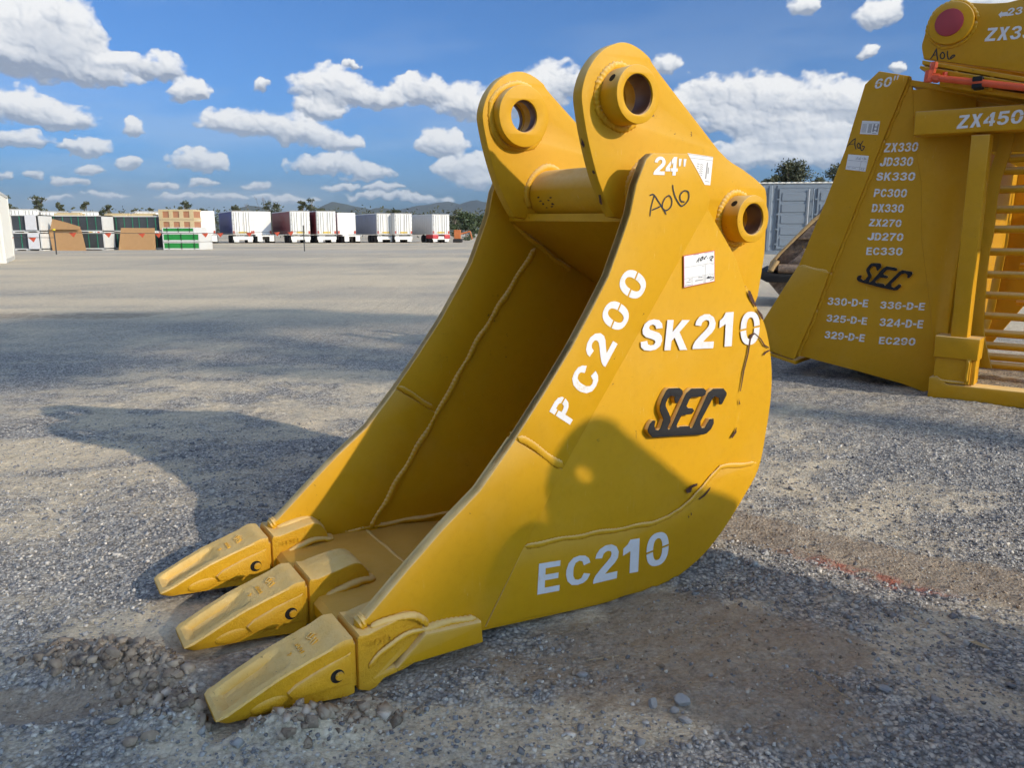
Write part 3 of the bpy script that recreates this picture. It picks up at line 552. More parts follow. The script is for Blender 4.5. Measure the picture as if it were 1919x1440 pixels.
           ('ZX270', (-0.3777, 0.9105), (-0.2093, 0.9044), (-0.3744, 0.9504), 0), ('JD270', (-0.3795, 0.8321), (-0.1929, 0.8279), (-0.3763, 0.874), 0),
           ('EC330', (-0.3792, 0.7487), (-0.1882, 0.7493), (-0.3777, 0.7909), 0), ('330-D-E', (-0.5727, 0.4521), (-0.3449, 0.4499), (-0.5697, 0.4958), 0),
           ('336-D-E', (-0.2799, 0.4466), (-0.0497, 0.4502), (-0.2768, 0.4878), 0), ('325-D-E', (-0.5713, 0.3516), (-0.3423, 0.3479), (-0.5682, 0.3938), 0),
           ('324-D-E', (-0.2747, 0.3466), (-0.0482, 0.3497), (-0.2719, 0.3917), 0), ('329-D-E', (-0.5755, 0.2507), (-0.3476, 0.2472), (-0.5715, 0.2944), 0),
           ('EC290', (-0.2683, 0.2424), (-0.0785, 0.2507), (-0.266, 0.2842), 0), ('ZX450', (0.0404, 1.3923), (0.3207, 1.3971), (0.0459, 1.4568), -0.145),
           ('ZX330', (0.1217, 1.7988), (0.3738, 1.7804), (0.1299, 1.8588), -0.145), ('23"', (0.2039, 1.9017), (0.2881, 1.9007), (0.2082, 1.9356), -0.145)],
 'ZX450Y': -0.145}
# ---------------------------------------------------------------- ground: one sheet to the horizon, finest where the bucket stands
def axis(a, b, fine, far, g=1.09):
    c = list(np.arange(a, b+1e-9, fine)); s = fine; x = a; lo = []
    while x > -far: s = min(s*g, 400); x -= s; lo.append(x)
    s = fine; x = b; hi = []
    while x < far: s = min(s*g, 400); x += s; hi.append(x)
    return np.array(lo[::-1]+c+hi)
def sstep(a, b, x):
    t = np.clip((x-a)/(b-a), 0, 1); return t*t*(3-2*t)
def ell(x, y, cx, cy, rx, ry, rot=0):
    c, s = math.cos(rot), math.sin(rot); dx = x-cx; dy = y-cy
    return np.sqrt(((dx*c+dy*s)/rx)**2+((-dx*s+dy*c)/ry)**2)
def masks(x, y):
    """how much of the surface is clay, pale fines, red stain and loose gravel at each place"""
    n1 = fbm(x*1.7, y*1.7, 5, 3); n2 = fbm(x*.55, y*.9+3, 5, 9); n3 = fbm(x*6, y*6, 4, 21)
    wob = (n3-.5)*.5+(n1-.5)*.9
    # brown clay tracks: to the right behind the bucket, below it, and at the lower left
    clay = sstep(1.15, .75, ell(x, y, 1.00, 1.97, 1.1, .13, -.68)+wob*.7)
    clay = np.maximum(clay, .9*sstep(1.15, .7, ell(x, y, .42, 1.62, .36, .12, -.5)+wob))
    clay = np.maximum(clay, .75*sstep(1.15, .7, ell(x, y, .22, 1.36, .30, .07, -.35)+wob))
    clay = np.maximum(clay, .8*sstep(1.15, .7, ell(x, y, .62, 1.52, .16, .10, -.4)+wob))
    clay = np.maximum(clay, .9*sstep(1.15, .6, ell(x, y, -.92, 1.30, .26, .075, .1)+wob*.6))
    clay = np.maximum(clay, .6*sstep(1.1, .5, ell(x, y, -.25, 1.42, .28, .07, .3)+wob))
    clay = np.maximum(clay, .8*sstep(1.1, .6, ell(x, y, -5.2, 8.2, 2.2, .45, .05)+wob))
    clay = np.maximum(clay, .95*sstep(1.2, .55, ell(x, y, .36, 1.44, .36, .15, -.72)+wob*.9))
    clay = np.maximum(clay, .7*sstep(1.2, .5, ell(x, y, -.70, 1.38, .40, .13, -.3)+wob*.8))
    red = sstep(1.1, .3, ell(x, y, .92, 1.86, .26, .05, -.75)+wob*.4)
    # pale fines pressed into the surface
    n4 = fbm(x*3.1+y*1.2, y*7-x*1.1, 5, 61); tan = .75*sstep(.38, .68, n1*.35+n2*.3+n4*.35+(n3-.5)*.25)
    tan = np.maximum(tan, .85*sstep(1.2, .5, ell(x, y, -.65, 1.60, .52, .17, .15)+wob))
    tan = np.maximum(tan, .7*sstep(1.1, .5, ell(x, y, -.10, 1.22, .5, .10, .1)+wob*1.2))
    tan = np.maximum(tan, .9*sstep(1.1, .4, ell(x, y, -.62, 2.25, .2, .12, .2)+wob))
    tan = np.maximum(tan, .85*sstep(1.1, .4, ell(x, y, -2.2, 2.9, 1.0, .30, .25)+wob))
    far = sstep(3.6, 8.5, y)
    ty = .6*fbm(x*.12, y*.8, 5, 40)+.4*fbm(x*.25+y*.1, y*2.6-x*.15, 4, 44)
    tan = tan*(1-far)+far*np.clip(.72+1.5*(ty-.5)+.5*(n1-.5), 0, 1)
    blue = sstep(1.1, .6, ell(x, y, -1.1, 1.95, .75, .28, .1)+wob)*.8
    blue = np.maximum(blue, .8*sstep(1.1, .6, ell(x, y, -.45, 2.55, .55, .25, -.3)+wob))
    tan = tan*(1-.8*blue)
    tan = tan*(1-.65*sstep(1.15, .7, ell(x, y, 2.6, 3.0, 1.7, .75, -.3)+wob*.4))
    road = sstep(35.2, 36.2, y)*sstep(41.5, 39.5, y)
    grav = np.clip(1-.95*clay-.75*tan, 0, 1)
    return clay, tan, red, grav, road
R0_ = D['ROOT']['O']; R1_ = D['ROOT']['ax']; R2_ = D['ROOT']['lat']
def foot(x, y):
    bx_, by_ = x-R0_[0], y-R0_[1]; lx = bx_*R1_[0]+by_*R1_[1]; ly = bx_*R2_[0]+by_*R2_[1]
    return (lx > -.025) & (lx < 1.3) & (ly > -.04) & (ly < .66)
def height(x, y):
    near = sstep(14, 5, np.hypot(x, y))
    h = .012*(fbm(x*1.1, y*1.1, 4, 5)-.5)*2
    h = h+near*(.010*(fbm(x*7, y*7, 4, 6)-.5)*2+.0055*(fbm(x*34, y*34, 3, 7)-.5)*2)
    clay, tan, red, grav, road = masks(x, y)
    h = h+near*grav*.004*(fbm(x*60, y*60, 2, 8)-.5)*2
    ridg = 1-np.abs(2*fbm(x*9+y*7, (y-x*.45)*26, 4, 31)-1)
    h = h+near*clay*.011*(ridg-.7)
    # ground pushed up under and around the teeth
    h = h+.017*sstep(1.3, .3, ell(x, y, -.60, 1.46, .22, .45, .58))
    h = h+.012*sstep(1.3, .3, ell(x, y, -.33, 1.26, .13, .07, .3))
    # spoil heap lower left
    m = sstep(1.3, .2, ell(x, y, -.80, 1.42, .22, .07, -.35))
    h = h+m*(.034+.036*(fbm(x*24, y*24, 3, 12)-.5))
    h = h+.020*sstep(1.25, .3, ell(x, y, -.52, 1.25, .25, .06, -.15))*(.6+.8*fbm(x*26, y*26, 3, 13))
    h = h-.014*sstep(1.2, .4, ell(x, y, -.95, 1.28, .22, .06, .1))
    # heap against the heel
    h = h+.014*sstep(1.2, .3, ell(x, y, .55, 1.98, .12, .05, -.3))
    bx_, by_ = x-R0_[0], y-R0_[1]; lx = bx_*R1_[0]+by_*R1_[1]; ly = bx_*R2_[0]+by_*R2_[1]
    for yc in (.03, .3075, .585):
        k = sstep(.085, .055, np.abs(ly-yc))*sstep(-.05, -.02, lx)*sstep(.42, .38, lx); h = h*(1-k)+np.minimum(h, .004)*k
    h = h-.004+.004*sstep(1.2, .2, ell(x, y, .05, 1.62, .5, .14, -.35))
    return h
gx = axis(-2.3, 3.3, .012, 9000); gy = axis(.75, 4.4, .011, 9000)
GX, GY = np.meshgrid(gx, gy); GZ = height(GX, GY)
nx, ny = len(gx), len(gy)
V_ = np.stack([GX.ravel(), GY.ravel(), GZ.ravel()], 1)
ii = (np.arange(ny-1)[:, None]*nx+np.arange(nx-1)[None]).ravel()
F_ = np.stack([ii, ii+1, ii+nx+1, ii+nx], 1)
gm = bpy.data.meshes.new('ground'); gm.vertices.add(len(V_)); gm.vertices.foreach_set('co', V_.ravel())
gm.loops.add(F_.size); gm.loops.foreach_set('vertex_index', F_.ravel().astype(np.int32))
gm.polygons.add(len(F_)); gm.polygons.foreach_set('loop_start', np.arange(0, F_.size, 4, dtype=np.int32)); gm.polygons.foreach_set('use_smooth', [True]*len(F_))
gm.update(); 
for nm, arr in zip(('clay', 'tan', 'red', 'grav', 'road'), masks(GX, GY)):
    a = gm.attributes.new(nm, 'FLOAT', 'POINT'); a.data.foreach_set('value', arr.ravel().astype(np.float32))
def gmat(n, bs, t):
    pos = n.n('ShaderNodeNewGeometry').outputs['Position']
    A = {k: n.n('ShaderNodeAttribute', attribute_name=k).outputs['Fac'] for k in ('clay', 'tan', 'red', 'grav', 'road')}
    vor = n.n('ShaderNodeTexVoronoi', {'Vector': pos, 'Scale': 105.0, 'Randomness': 1.0})
    vor2 = n.n('ShaderNodeTexVoronoi', {'Vector': pos, 'Scale': 42.0})
    r1 = n.n('ShaderNodeSeparateXYZ', {0: vor.outputs['Color']}).outputs[0]
    r2 = n.n('ShaderNodeSeparateXYZ', {0: vor2.outputs['Color']}).outputs[1]
    gcol = n.ramp(r1, [(0, (.18, .182, .185)), (.35, (.34, .34, .335)), (.7, (.53, .52, .485)), (.9, (.70, .67, .60)), (1, (.86, .81, .70))])
    g2 = n.ramp(r2, [(0, (.22, .225, .235)), (.6, (.42, .42, .415)), (1, (.64, .61, .55))])
    gcol = n.mix(.35, gcol, g2)
    gap = n.ramp(vor.outputs['Distance'], [(.35, 1), (.75, .45)])
    gcol = n.mix(1.0, gcol, gap, blend='MULTIPLY')
    fn = n.noise(pos, 24, 8, .72); fn2 = n.noise(pos, 150, 5, .7); fn3 = n.noise(pos, 2.4, 7, .68)
    tanc = n.mix(fn2, (.70, .585, .40), (.92, .79, .56))
    tanc = n.mix(n.m('MULTIPLY', fn3, .5), tanc, (.64, .56, .42))
    clayc = n.mix(fn2, (.24, .195, .15), (.46, .385, .295))
    clayc = n.mix(n.ramp(fn3, [(.4, 0), (.7, .6)]), clayc, (.36, .29, .215))
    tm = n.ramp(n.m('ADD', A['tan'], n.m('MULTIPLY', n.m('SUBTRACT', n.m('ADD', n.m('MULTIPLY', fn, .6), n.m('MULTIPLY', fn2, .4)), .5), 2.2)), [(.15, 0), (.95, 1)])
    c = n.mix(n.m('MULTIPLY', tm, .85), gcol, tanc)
    cm = n.ramp(n.m('ADD', n.m('MULTIPLY', A['clay'], .82), n.m('MULTIPLY', n.m('SUBTRACT', n.m('ADD', n.m('MULTIPLY', fn, .5), n.m('MULTIPLY', n.noise(pos, 9, 6, .7), .5)), .5), 3.0)), [(.2, 0), (.7, 1)])
    c = n.mix(n.m('MULTIPLY', cm, .82), c, clayc)
    rm = n.m('MULTIPLY', A['red'], n.ramp(n.noise(pos, 18, 6, .7), [(.4, 0), (.6, 1)]))
    c = n.mix(n.m('MULTIPLY', rm, .8), c, (.42, .11, .07))
    c = n.mix(n.m('MULTIPLY', A['road'], .7), c, (.50, .47, .42))
    gr = n.m('ADD', n.m('MULTIPLY', n.noise(pos, 60, 10, .85), .55), n.m('MULTIPLY', n.noise(pos, 11, 12, .85), .45))
    c = n.mix(1.0, c, n.ramp(gr, [(.36, .42), (.5, 1.0), (.64, 1.0)]), blend='MULTIPLY')
    hl = n.ramp(gr, [(.53, 0), (.66, .55)])
    c = n.mix(hl, c, (.74, .69, .60))
    t.links.new(c, bs.inputs['Base Color']); bs.inputs['Roughness'].default_value = .93
    bs.inputs['Specular IOR Level'].default_value = .25
    h = n.m('ADD', n.m('MULTIPLY', n.m('SUBTRACT', 1.0, vor.outputs['Distance']), n.m('SUBTRACT', 1.0, n.m('MULTIPLY', tm, .6))), n.m('MULTIPLY', fn2, .5))
    h = n.m('ADD', h, n.m('MULTIPLY', n.m('ABSOLUTE', n.m('SUBTRACT', n.noise(n.vm('MULTIPLY', pos, (1, 2.6, 1)), 30, 5, .65), .5)), -3.0))
    bp = n.n('ShaderNodeBump', {'Height': h, 'Strength': .8, 'Distance': .006})
    t.links.new(bp.outputs[0], bs.inputs['Normal'])
M_G = material('yard_surface', gmat)
go = obj('ground', gm, M_G); go['kind'] = 'structure'
# ---- loose gravel
def hz(x, y): return height(np.array([x]), np.array([y]))[0]
ico = bmesh.new(); bmesh.ops.create_cube(ico, size=1.35); bmesh.ops.triangulate(ico, faces=ico.faces[:])
IV = np.array([v.co[:] for v in ico.verts]); IF = np.array([[v.index for v in f.verts] for f in ico.faces]); ico.free()
def stones(name, px, py, size, seed, mats, label=None, sink=.35):
    rg = np.random.default_rng(seed); n = len(px); pz = height(px, py)
    sc = size[:, None]*np.stack([rg.uniform(.7, 1.35, n), rg.uniform(.6, 1.1, n), rg.uniform(.4, .8, n)], 1)
    ang = rg.uniform(0, 6.283, n); c, s = np.cos(ang), np.sin(ang)
    jit = rg.uniform(.55, 1.25, (n, len(IV), 3)); P = IV[None]*jit*sc[:, None, :]
    til = rg.uniform(-.9, .9, n); x, y, z = P[..., 0], P[..., 1], P[..., 2]
    z2 = z*np.cos(til)[:, None]+x*np.sin(til)[:, None]; x2 = x*np.cos(til)[:, None]-z*np.sin(til)[:, None]
    X = x2*c[:, None]-y*s[:, None]+px[:, None]; Y = x2*s[:, None]+y*c[:, None]+py[:, None]; Z = z2+pz[:, None]+size[:, None]*.5*(1-2*sink)
    V = np.stack([X, Y, Z], -1).reshape(-1, 3); F = (IF[None]+(np.arange(n)*len(IV))[:, None, None]).reshape(-1, 3)
    me = bpy.data.meshes.new(name); me.vertices.add(len(V)); me.vertices.foreach_set('co', V.ravel())
    me.loops.add(F.size); me.loops.foreach_set('vertex_index', F.ravel().astype(np.int32))
    me.polygons.add(len(F)); me.polygons.foreach_set('loop_start', np.arange(0, F.size, 3, dtype=np.int32)); me.update()
    a = me.attributes.new('tone', 'FLOAT', 'POINT'); a.data.foreach_set('value', np.repeat(rg.random(n), len(IV)).astype(np.float32))
    me.materials.append(mats); o = bpy.data.objects.new(name, me); COL.objects.link(o); return o
def smat(stops, dustc=(.45, .41, .35), du=.3):
    def b(n, bs, t):
        f = n.n('ShaderNodeAttribute', attribute_name='tone').outputs['Fac']; c = n.ramp(f, stops)
        pos = n.n('ShaderNodeNewGeometry').outputs['Position']
        c = n.mix(n.m('MULTIPLY', n.ramp(n.noise(pos, 90, 5, .7), [(.45, 0), (.65, 1)]), du), c, dustc)
        t.links.new(c, bs.inputs['Base Color']); bs.inputs['Roughness'].default_value = .85
        bp = n.n('ShaderNodeBump', {'Height': n.noise(pos, 300, 3, .6), 'Strength': .4, 'Distance': .002}); t.links.new(bp.outputs[0], bs.inputs['Normal'])
    return b
M_ST = material('crushed_blue_stone', smat([(0, (.13, .137, .155)), (.4, (.26, .27, .285)), (.8, (.43, .43, .425)), (.93, (.58, .56, .52)), (1, (.75, .71, .63))]))
M_CL = material('dry_clods', smat([(0, (.15, .115, .085)), (.5, (.30, .24, .18)), (.85, (.43, .36, .28)), (1, (.6, .53, .45))], (.44, .36, .27), .4))
rg = np.random.default_rng(5)
def scatter(n, x0, x1, y0, y1, fn, seed):
    r = np.random.default_rng(seed); x = r.uniform(x0, x1, n); y = r.uniform(y0, y1, n); k = (r.random(n) < fn(x, y)) & ~foot(x, y); return x[k], y[k]
fr = lambda x, y: (np.abs(x) < .70*y+.25)
px, py = scatter(190000, -2.3, 2.8, 1.0, 3.6, lambda x, y: fr(x, y)*(.08+.92*masks(x, y)[3])*np.clip(1.25-.32*y, .12, 1), 1)
sz = .0022+.0045*np.random.default_rng(2).random(len(px))**2.6
o = stones('gravel', px, py, sz, 3, M_ST); o['kind'] = 'stuff'
px, py = scatter(2600, -1.6, 2.2, 1.0, 3.2, lambda x, y: fr(x, y)*(.03+.7*masks(x, y)[3]), 11)
sz = .006+.007*np.random.default_rng(12).random(len(px))**2
o = stones('coarse_gravel', px, py, sz, 13, M_ST); o['kind'] = 'stuff'
heap = lambda x, y: np.maximum(np.maximum(sstep(1.3, .5, ell(x, y, -.80, 1.42, .24, .07, -.35)), sstep(1.3, .5, ell(x, y, -.48, 1.27, .28, .07, -.15))), .8*sstep(1.2, .4, ell(x, y, -.33, 1.25, .16, .06, .3)))
px, py = scatter(9000, -1.2, .1, 1.1, 1.6, lambda x, y: heap(x, y)*.9, 14)
sz = .003+.014*np.random.default_rng(15).random(len(px))**3.2
o = stones('clods', px, py, sz, 16, M_CL); o['kind'] = 'stuff'
cl2 = lambda x, y: masks(x, y)[0]*.6
px, py = scatter(16000, -1.2, 2.2, 1.0, 2.6, cl2, 17)
sz = .0016+.0045*np.random.default_rng(18).random(len(px))**3
o = stones('clay_crumbs', px, py, sz, 19, M_CL); o['kind'] = 'stuff'
# single stones that stand out
def rock(label, x, y, s, mat, seed, st=(1, .8, .6), rz=0):
    rn = random.Random(seed); bm = bmesh.new(); bmesh.ops.create_icosphere(bm, subdivisions=2, radius=1)
    for _ in range(7):
        nrm = Vector((rn.uniform(-1, 1), rn.uniform(-1, 1), rn.uniform(-.6, 1))).normalized(); d = rn.uniform(.62, .85)
        for v in bm.verts:
            e = v.co.dot(nrm)-d
            if e > 0: v.co -= nrm*e
    for v in bm.verts: v.co = Vector((v.co.x*st[0]*s, v.co.y*st[1]*s, v.co.z*st[2]*s))*rn.uniform(.96, 1.04)
    me = bm_mesh('stone', bm, 25); a = me.attributes.new('tone', 'FLOAT', 'POINT'); a.data.foreach_set('value', [rn.uniform(.3, .7)]*len(me.vertices))
    o = obj('stone', me, mat); o.location = (x, y, hz(x, y)+s*st[2]*.45); o.rotation_euler = (rn.uniform(-.3, .3), rn.uniform(-.3, .3), rz)
    o['label'] = label; o['category'] = 'stone'; o['group'] = 'larger stones lying loose on the yard'
# ---------------------------------------------------------------- the digging bucket (x: front to back, y: width, z: up)
R_ = D['ROOT']
def frame(O, ax, lat, az):
    m = Matrix.Identity(4)
    for i in range(3): m[i][0] = ax[i]; m[i][1] = lat[i]; m[i][2] = az[i]; m[i][3] = O[i]
    return m
W = .615
BM = frame(R_['O'], R_['ax'], R_['lat'], R_['az'])
bk = thing('excavator_bucket', 'large yellow digging bucket with three teeth, SK210 stencilled on its side, in front', 'excavator bucket', mat=BM)
OUT = catmull(D['PLATE'], 17, 32, 4)
OUTL = D['PLATE']
def mirror(y): return W-y
SEAM = [(.5332, .0337), (.7372, .358), (.9912, .7103), (1.1462, .9268)]
fidx = [i for i, p in enumerate(OUTL)]
weldpt = (.6105, .4449)
# lower cutter outline: front tip up to the short weld, across, and down the seam
LOWC = [(.2650, .1330)]+OUTL[0:5]+[(.7372, .358), (.5332, .0337), (.3300, .0300), (.2800, .1150)]
UPC = OUTL[4:14]+[(1.0688, 1.0447), (1.1496, .9487), (1.1462, .9268), (.9912, .7103), (.7372, .358)]
LW = [(.6371, .2003), (.7917, .1901), (1.0165, .1728), (1.1066, .1889), (1.1865, .2315), (1.2464, .2768), (1.3804, .2658)]
wearp = [(.6371, .2003)]+catmull(LW, 0, 6, 3)[1:]
low = [p for p in OUT if p[1] < .262 and p[0] > .545]
WEAR = [(.5400, .0380), (.6371, .2003)]+catmull(LW, 0, 5, 3)[1:]+[(1.3880, .2658)]+[(p[0]-.004, p[1]+.004) for p in low if p[0] < 1.398]
for side in (0, 1):
    def Y(a, b): return (a, b) if side == 0 else (W-a, W-b)
    base = [(.2650, .1330)]+OUT[:-1]+[(.9381, .0046), (.7, .0180), (.5386, .0346), (.3300, .0300), (.2800, .1150)]
    base = [(.2650, .1330)]+OUT+[(.3300, .0300), (.2800, .1150)]
    plate('side_plate', base, *Y(.003, .025), M_Y, bk, bev=.002)
    plate('side_cutter', LOWC, *Y(-.002, .031), M_Y, bk, bev=.003)
    plate('edge_strip', UPC, *Y(0, .0262), M_Y, bk, bev=.0022)
    plate('wear_plate', WEAR, *Y(-.001, .008), M_Y, bk, bev=.0015)
    yo = -.002 if side == 0 else W+.002
    yi = .031 if side == 0 else W-.031
    yn = -1 if side == 0 else 1
    bead('weld_bead', [(.617, yo, .452), (.68, yo, .407), (.737, yo, .365)], .0085, M_YW, bk, .30, (0, yn, 0), 3)
    bead('weld_bead', [(.617, yi, .452), (.68, yi, .407), (.722, yi, .379)], .007, M_YW, bk, .45, (0, -yn, 0), 4)
    bead('weld_bead', [(p[0], yo+yn*-.001, p[1]) for p in catmull(LW, 0, 5, 2)], .0062, M_YW, bk, .38, (0, yn, 0), 5)
    ys = .025 if side == 0 else W-.025
    sp = [(.5240, .060), (.62, .200), (.7387, .3640), (.8789, .5690), (1.0665, .8166)]
    yq = (.0315, .0315, .029, .0265, .0265)
    bead('seam_weld', [(p[0], (q if side == 0 else W-q), p[1]) for p, q in zip(sp, yq)], .0088, M_YW, bk, .6, (0, -yn, 0), 6+side, .012)
    bead('weld_bead', [(.36, ys, .068), (.53, ys, .064), (.78, ys, .052), (.94, ys, .034)], .008, M_YW, bk, .9, (0, -yn, 1), 8)
    bead('weld_bead', [(.985, ys, .888), (1.08, ys, .822), (1.2, ys, .745)], .009, M_YW, bk, .8, (0, -yn, 0), 9)
# shell wrapped round the back and the floor
prof = [p for p in OUT if (p[0] > .53 and p[1] < .70 and p[0] > .52 and not (p[0] < 1.25 and p[1] > .3))]
path = sorted([p for p in prof if p[1] >= .33], key=lambda p: -p[1])+sorted([p for p in prof if p[1] < .33], key=lambda p: -p[0])
cen = Vector((.95, .45)); outer = []; inner = []
path = [(1.3, .735)]+path
for i, p in enumerate(path):
    a = Vector(path[max(i-1, 0)]); b = Vector(path[min(i+1, len(path)-1)]); t = (b-a).normalized(); nn = Vector((-t.y, t.x))
    if nn.dot(Vector(p)-cen) < 0: nn = -nn
    outer.append(tuple(Vector(p)+nn*.007)); inner.append(tuple(Vector(p)-nn*.016))
shell = outer+[(.52, .028), (.50, .030)]+[(.50, .055), (.60, .055)]+[q for q in inner[::-1] if q[0] > .66]
plate('shell', shell, .006, W-.006, M_YF, bk, bev=.001)
plate('floor_lip', [(.249, .036), (.249, .062), (.262, .074), (.30, .077), (.506, .062), (.506, .029), (.30, .030)], .033, W-.033, M_YF, bk, bev=.003)
bead('weld_bead', [(.508, .035, .062), (.510, .3, .062), (.508, W-.035, .062)], .005, M_YW, bk, .45, (0, 0, 1), 12)
plate('torsion_plate', [(.972, .894), (.972, .913), (1.02, .905), (1.33, .705), (1.32, .690), (1.06, .845)], .026, W-.026, M_Y, bk, bev=.002)
bm = bmesh.new(); add_tube(bm, (1.045, .025, .966), (1.045, W-.025, .966), .065, 48, caps=False)
obj('cross_tube', bm_mesh('cross_tube', bm, 40), M_Y, bk)
# ears, bosses
EARO = catmull(D['EAR'], 0, 11, 4)
k1 = next(i for i, p in enumerate(EARO) if abs(p[0]-1.2642) < 1e-4)
EARO = catmull(EARO, k1, k1+4, 4)
EARO = EARO+[(1.452, .70), (1.40, .60), (1.345, .655), (1.30, .715), (1.02, .893), (.972, .900), (.935, .905)]
HU = (.9391, 1.163); HL = (1.3435, .9035)
for side in (0, 1):
    y0, y1 = ((.088, .120) if side == 0 else (W-.115, W-.083))
    plate('ear_plate', EARO, y0, y1, M_Y, bk, holes=[circ(HU, .044), circ(HL, .039)], bev=.0018)
    sgn = -1 if side == 0 else 1
    yo = y0 if side == 0 else y1; yi = y1 if side == 0 else y0
    def boss(c, r, h, ya, yb, gh):
        bs = plate('pin_boss', circ(c, r, 56), ya, yb, M_Y, bk, holes=[circ(c, h, 48)], bev=.002)
        bm = bmesh.new(); lo, hi = min(ya, yb), max(ya, yb)
        n = 48; rr = h+.0006
        v = [[bm.verts.new((c[0]+rr*math.cos(2*math.pi*i/n), y, c[1]+rr*math.sin(2*math.pi*i/n))) for i in range(n)] for y in (lo+.004, hi-.004)]
        for i in range(n): bm.faces.new((v[0][i], v[1][i], v[1][(i+1) % n], v[0][(i+1) % n]))
        bm2 = bmesh.new(); bm.free()
        ring = [(c[0]+h*math.cos(2*math.pi*i/n), c[1]+h*math.sin(2*math.pi*i/n)) for i in range(n)]
        ring2 = [(c[0]+(h-.0012)*math.cos(2*math.pi*i/n), c[1]+(h-.0012)*math.sin(2*math.pi*i/n)) for i in range(n)]
        bm2.free()
        plate('bushing', circ(c, h+.0005, 48), lo+.005, hi-.005, M_BORE, bs, holes=[circ(c, h-.0016, 48)], bev=.0005)
        if gh:
            a = math.radians(gh); px, pz = c[0]+r*math.cos(a), c[1]+r*math.sin(a); ym = (ya*.55+yb*.45)
            bm = bmesh.new(); add_tube(bm, (c[0]+(r-.004)*math.cos(a), ym, c[1]+(r-.004)*math.sin(a)), (c[0]+(r+.0006)*math.cos(a), ym, c[1]+(r+.0006)*math.sin(a)), .0085, 20)
            obj('grease_hole', bm_mesh('grease_hole', bm), M_DARK, bs)
        return bs
    if side == 0:
        boss(HU, .061, .042, .028, y0-.0, 148); boss(HL, .0585, .0385, .032, y0, 140)
        boss(HU, .076, .0425, y1, y1+.012, 0); boss(HL, .070, .037, y1, y1+.012, 0)
        wr = [(HU, .0655, y0), (HL, .0635, y0)]
    else:
        boss(HU, .078, .0405, y0-.034, y0, 0); boss(HL, .070, .037, y0-.034, y0, 0)
        boss(HU, .061, .042, y1, y1+.022, 0); boss(HL, .055, .037, y1, y1+.05, 0)
        wr = [(HU, .083, y0), (HL, .074, y0)]
    for c, r, yy in wr:
        bead('weld_bead', [(p[0], yy, p[1]) for p in circ(c, r, 60)+[circ(c, r, 60)[0]]], .010, M_YW, bk, .6, (0, -1, 0), 20, .010)
    for yy, ny in ((y0, -1), (y1, 1)):
        bead('weld_bead', [(1.045+.070*math.cos(a), yy, .966+.070*math.sin(a)) for a in [math.radians(d) for d in range(215, -20, -8)]], .011, M_YW, bk, .7, (0, ny, 0), 22, .011)
for ys, ny in ((.027, 1), (W-.027, -1)):
    bead('weld_bead', [(1.045+.068*math.cos(a), ys, .966+.068*math.sin(a)) for a in [math.radians(d) for d in range(215, -20, -8)]], .009, M_YW, bk, .8, (0, ny, 0), 23)
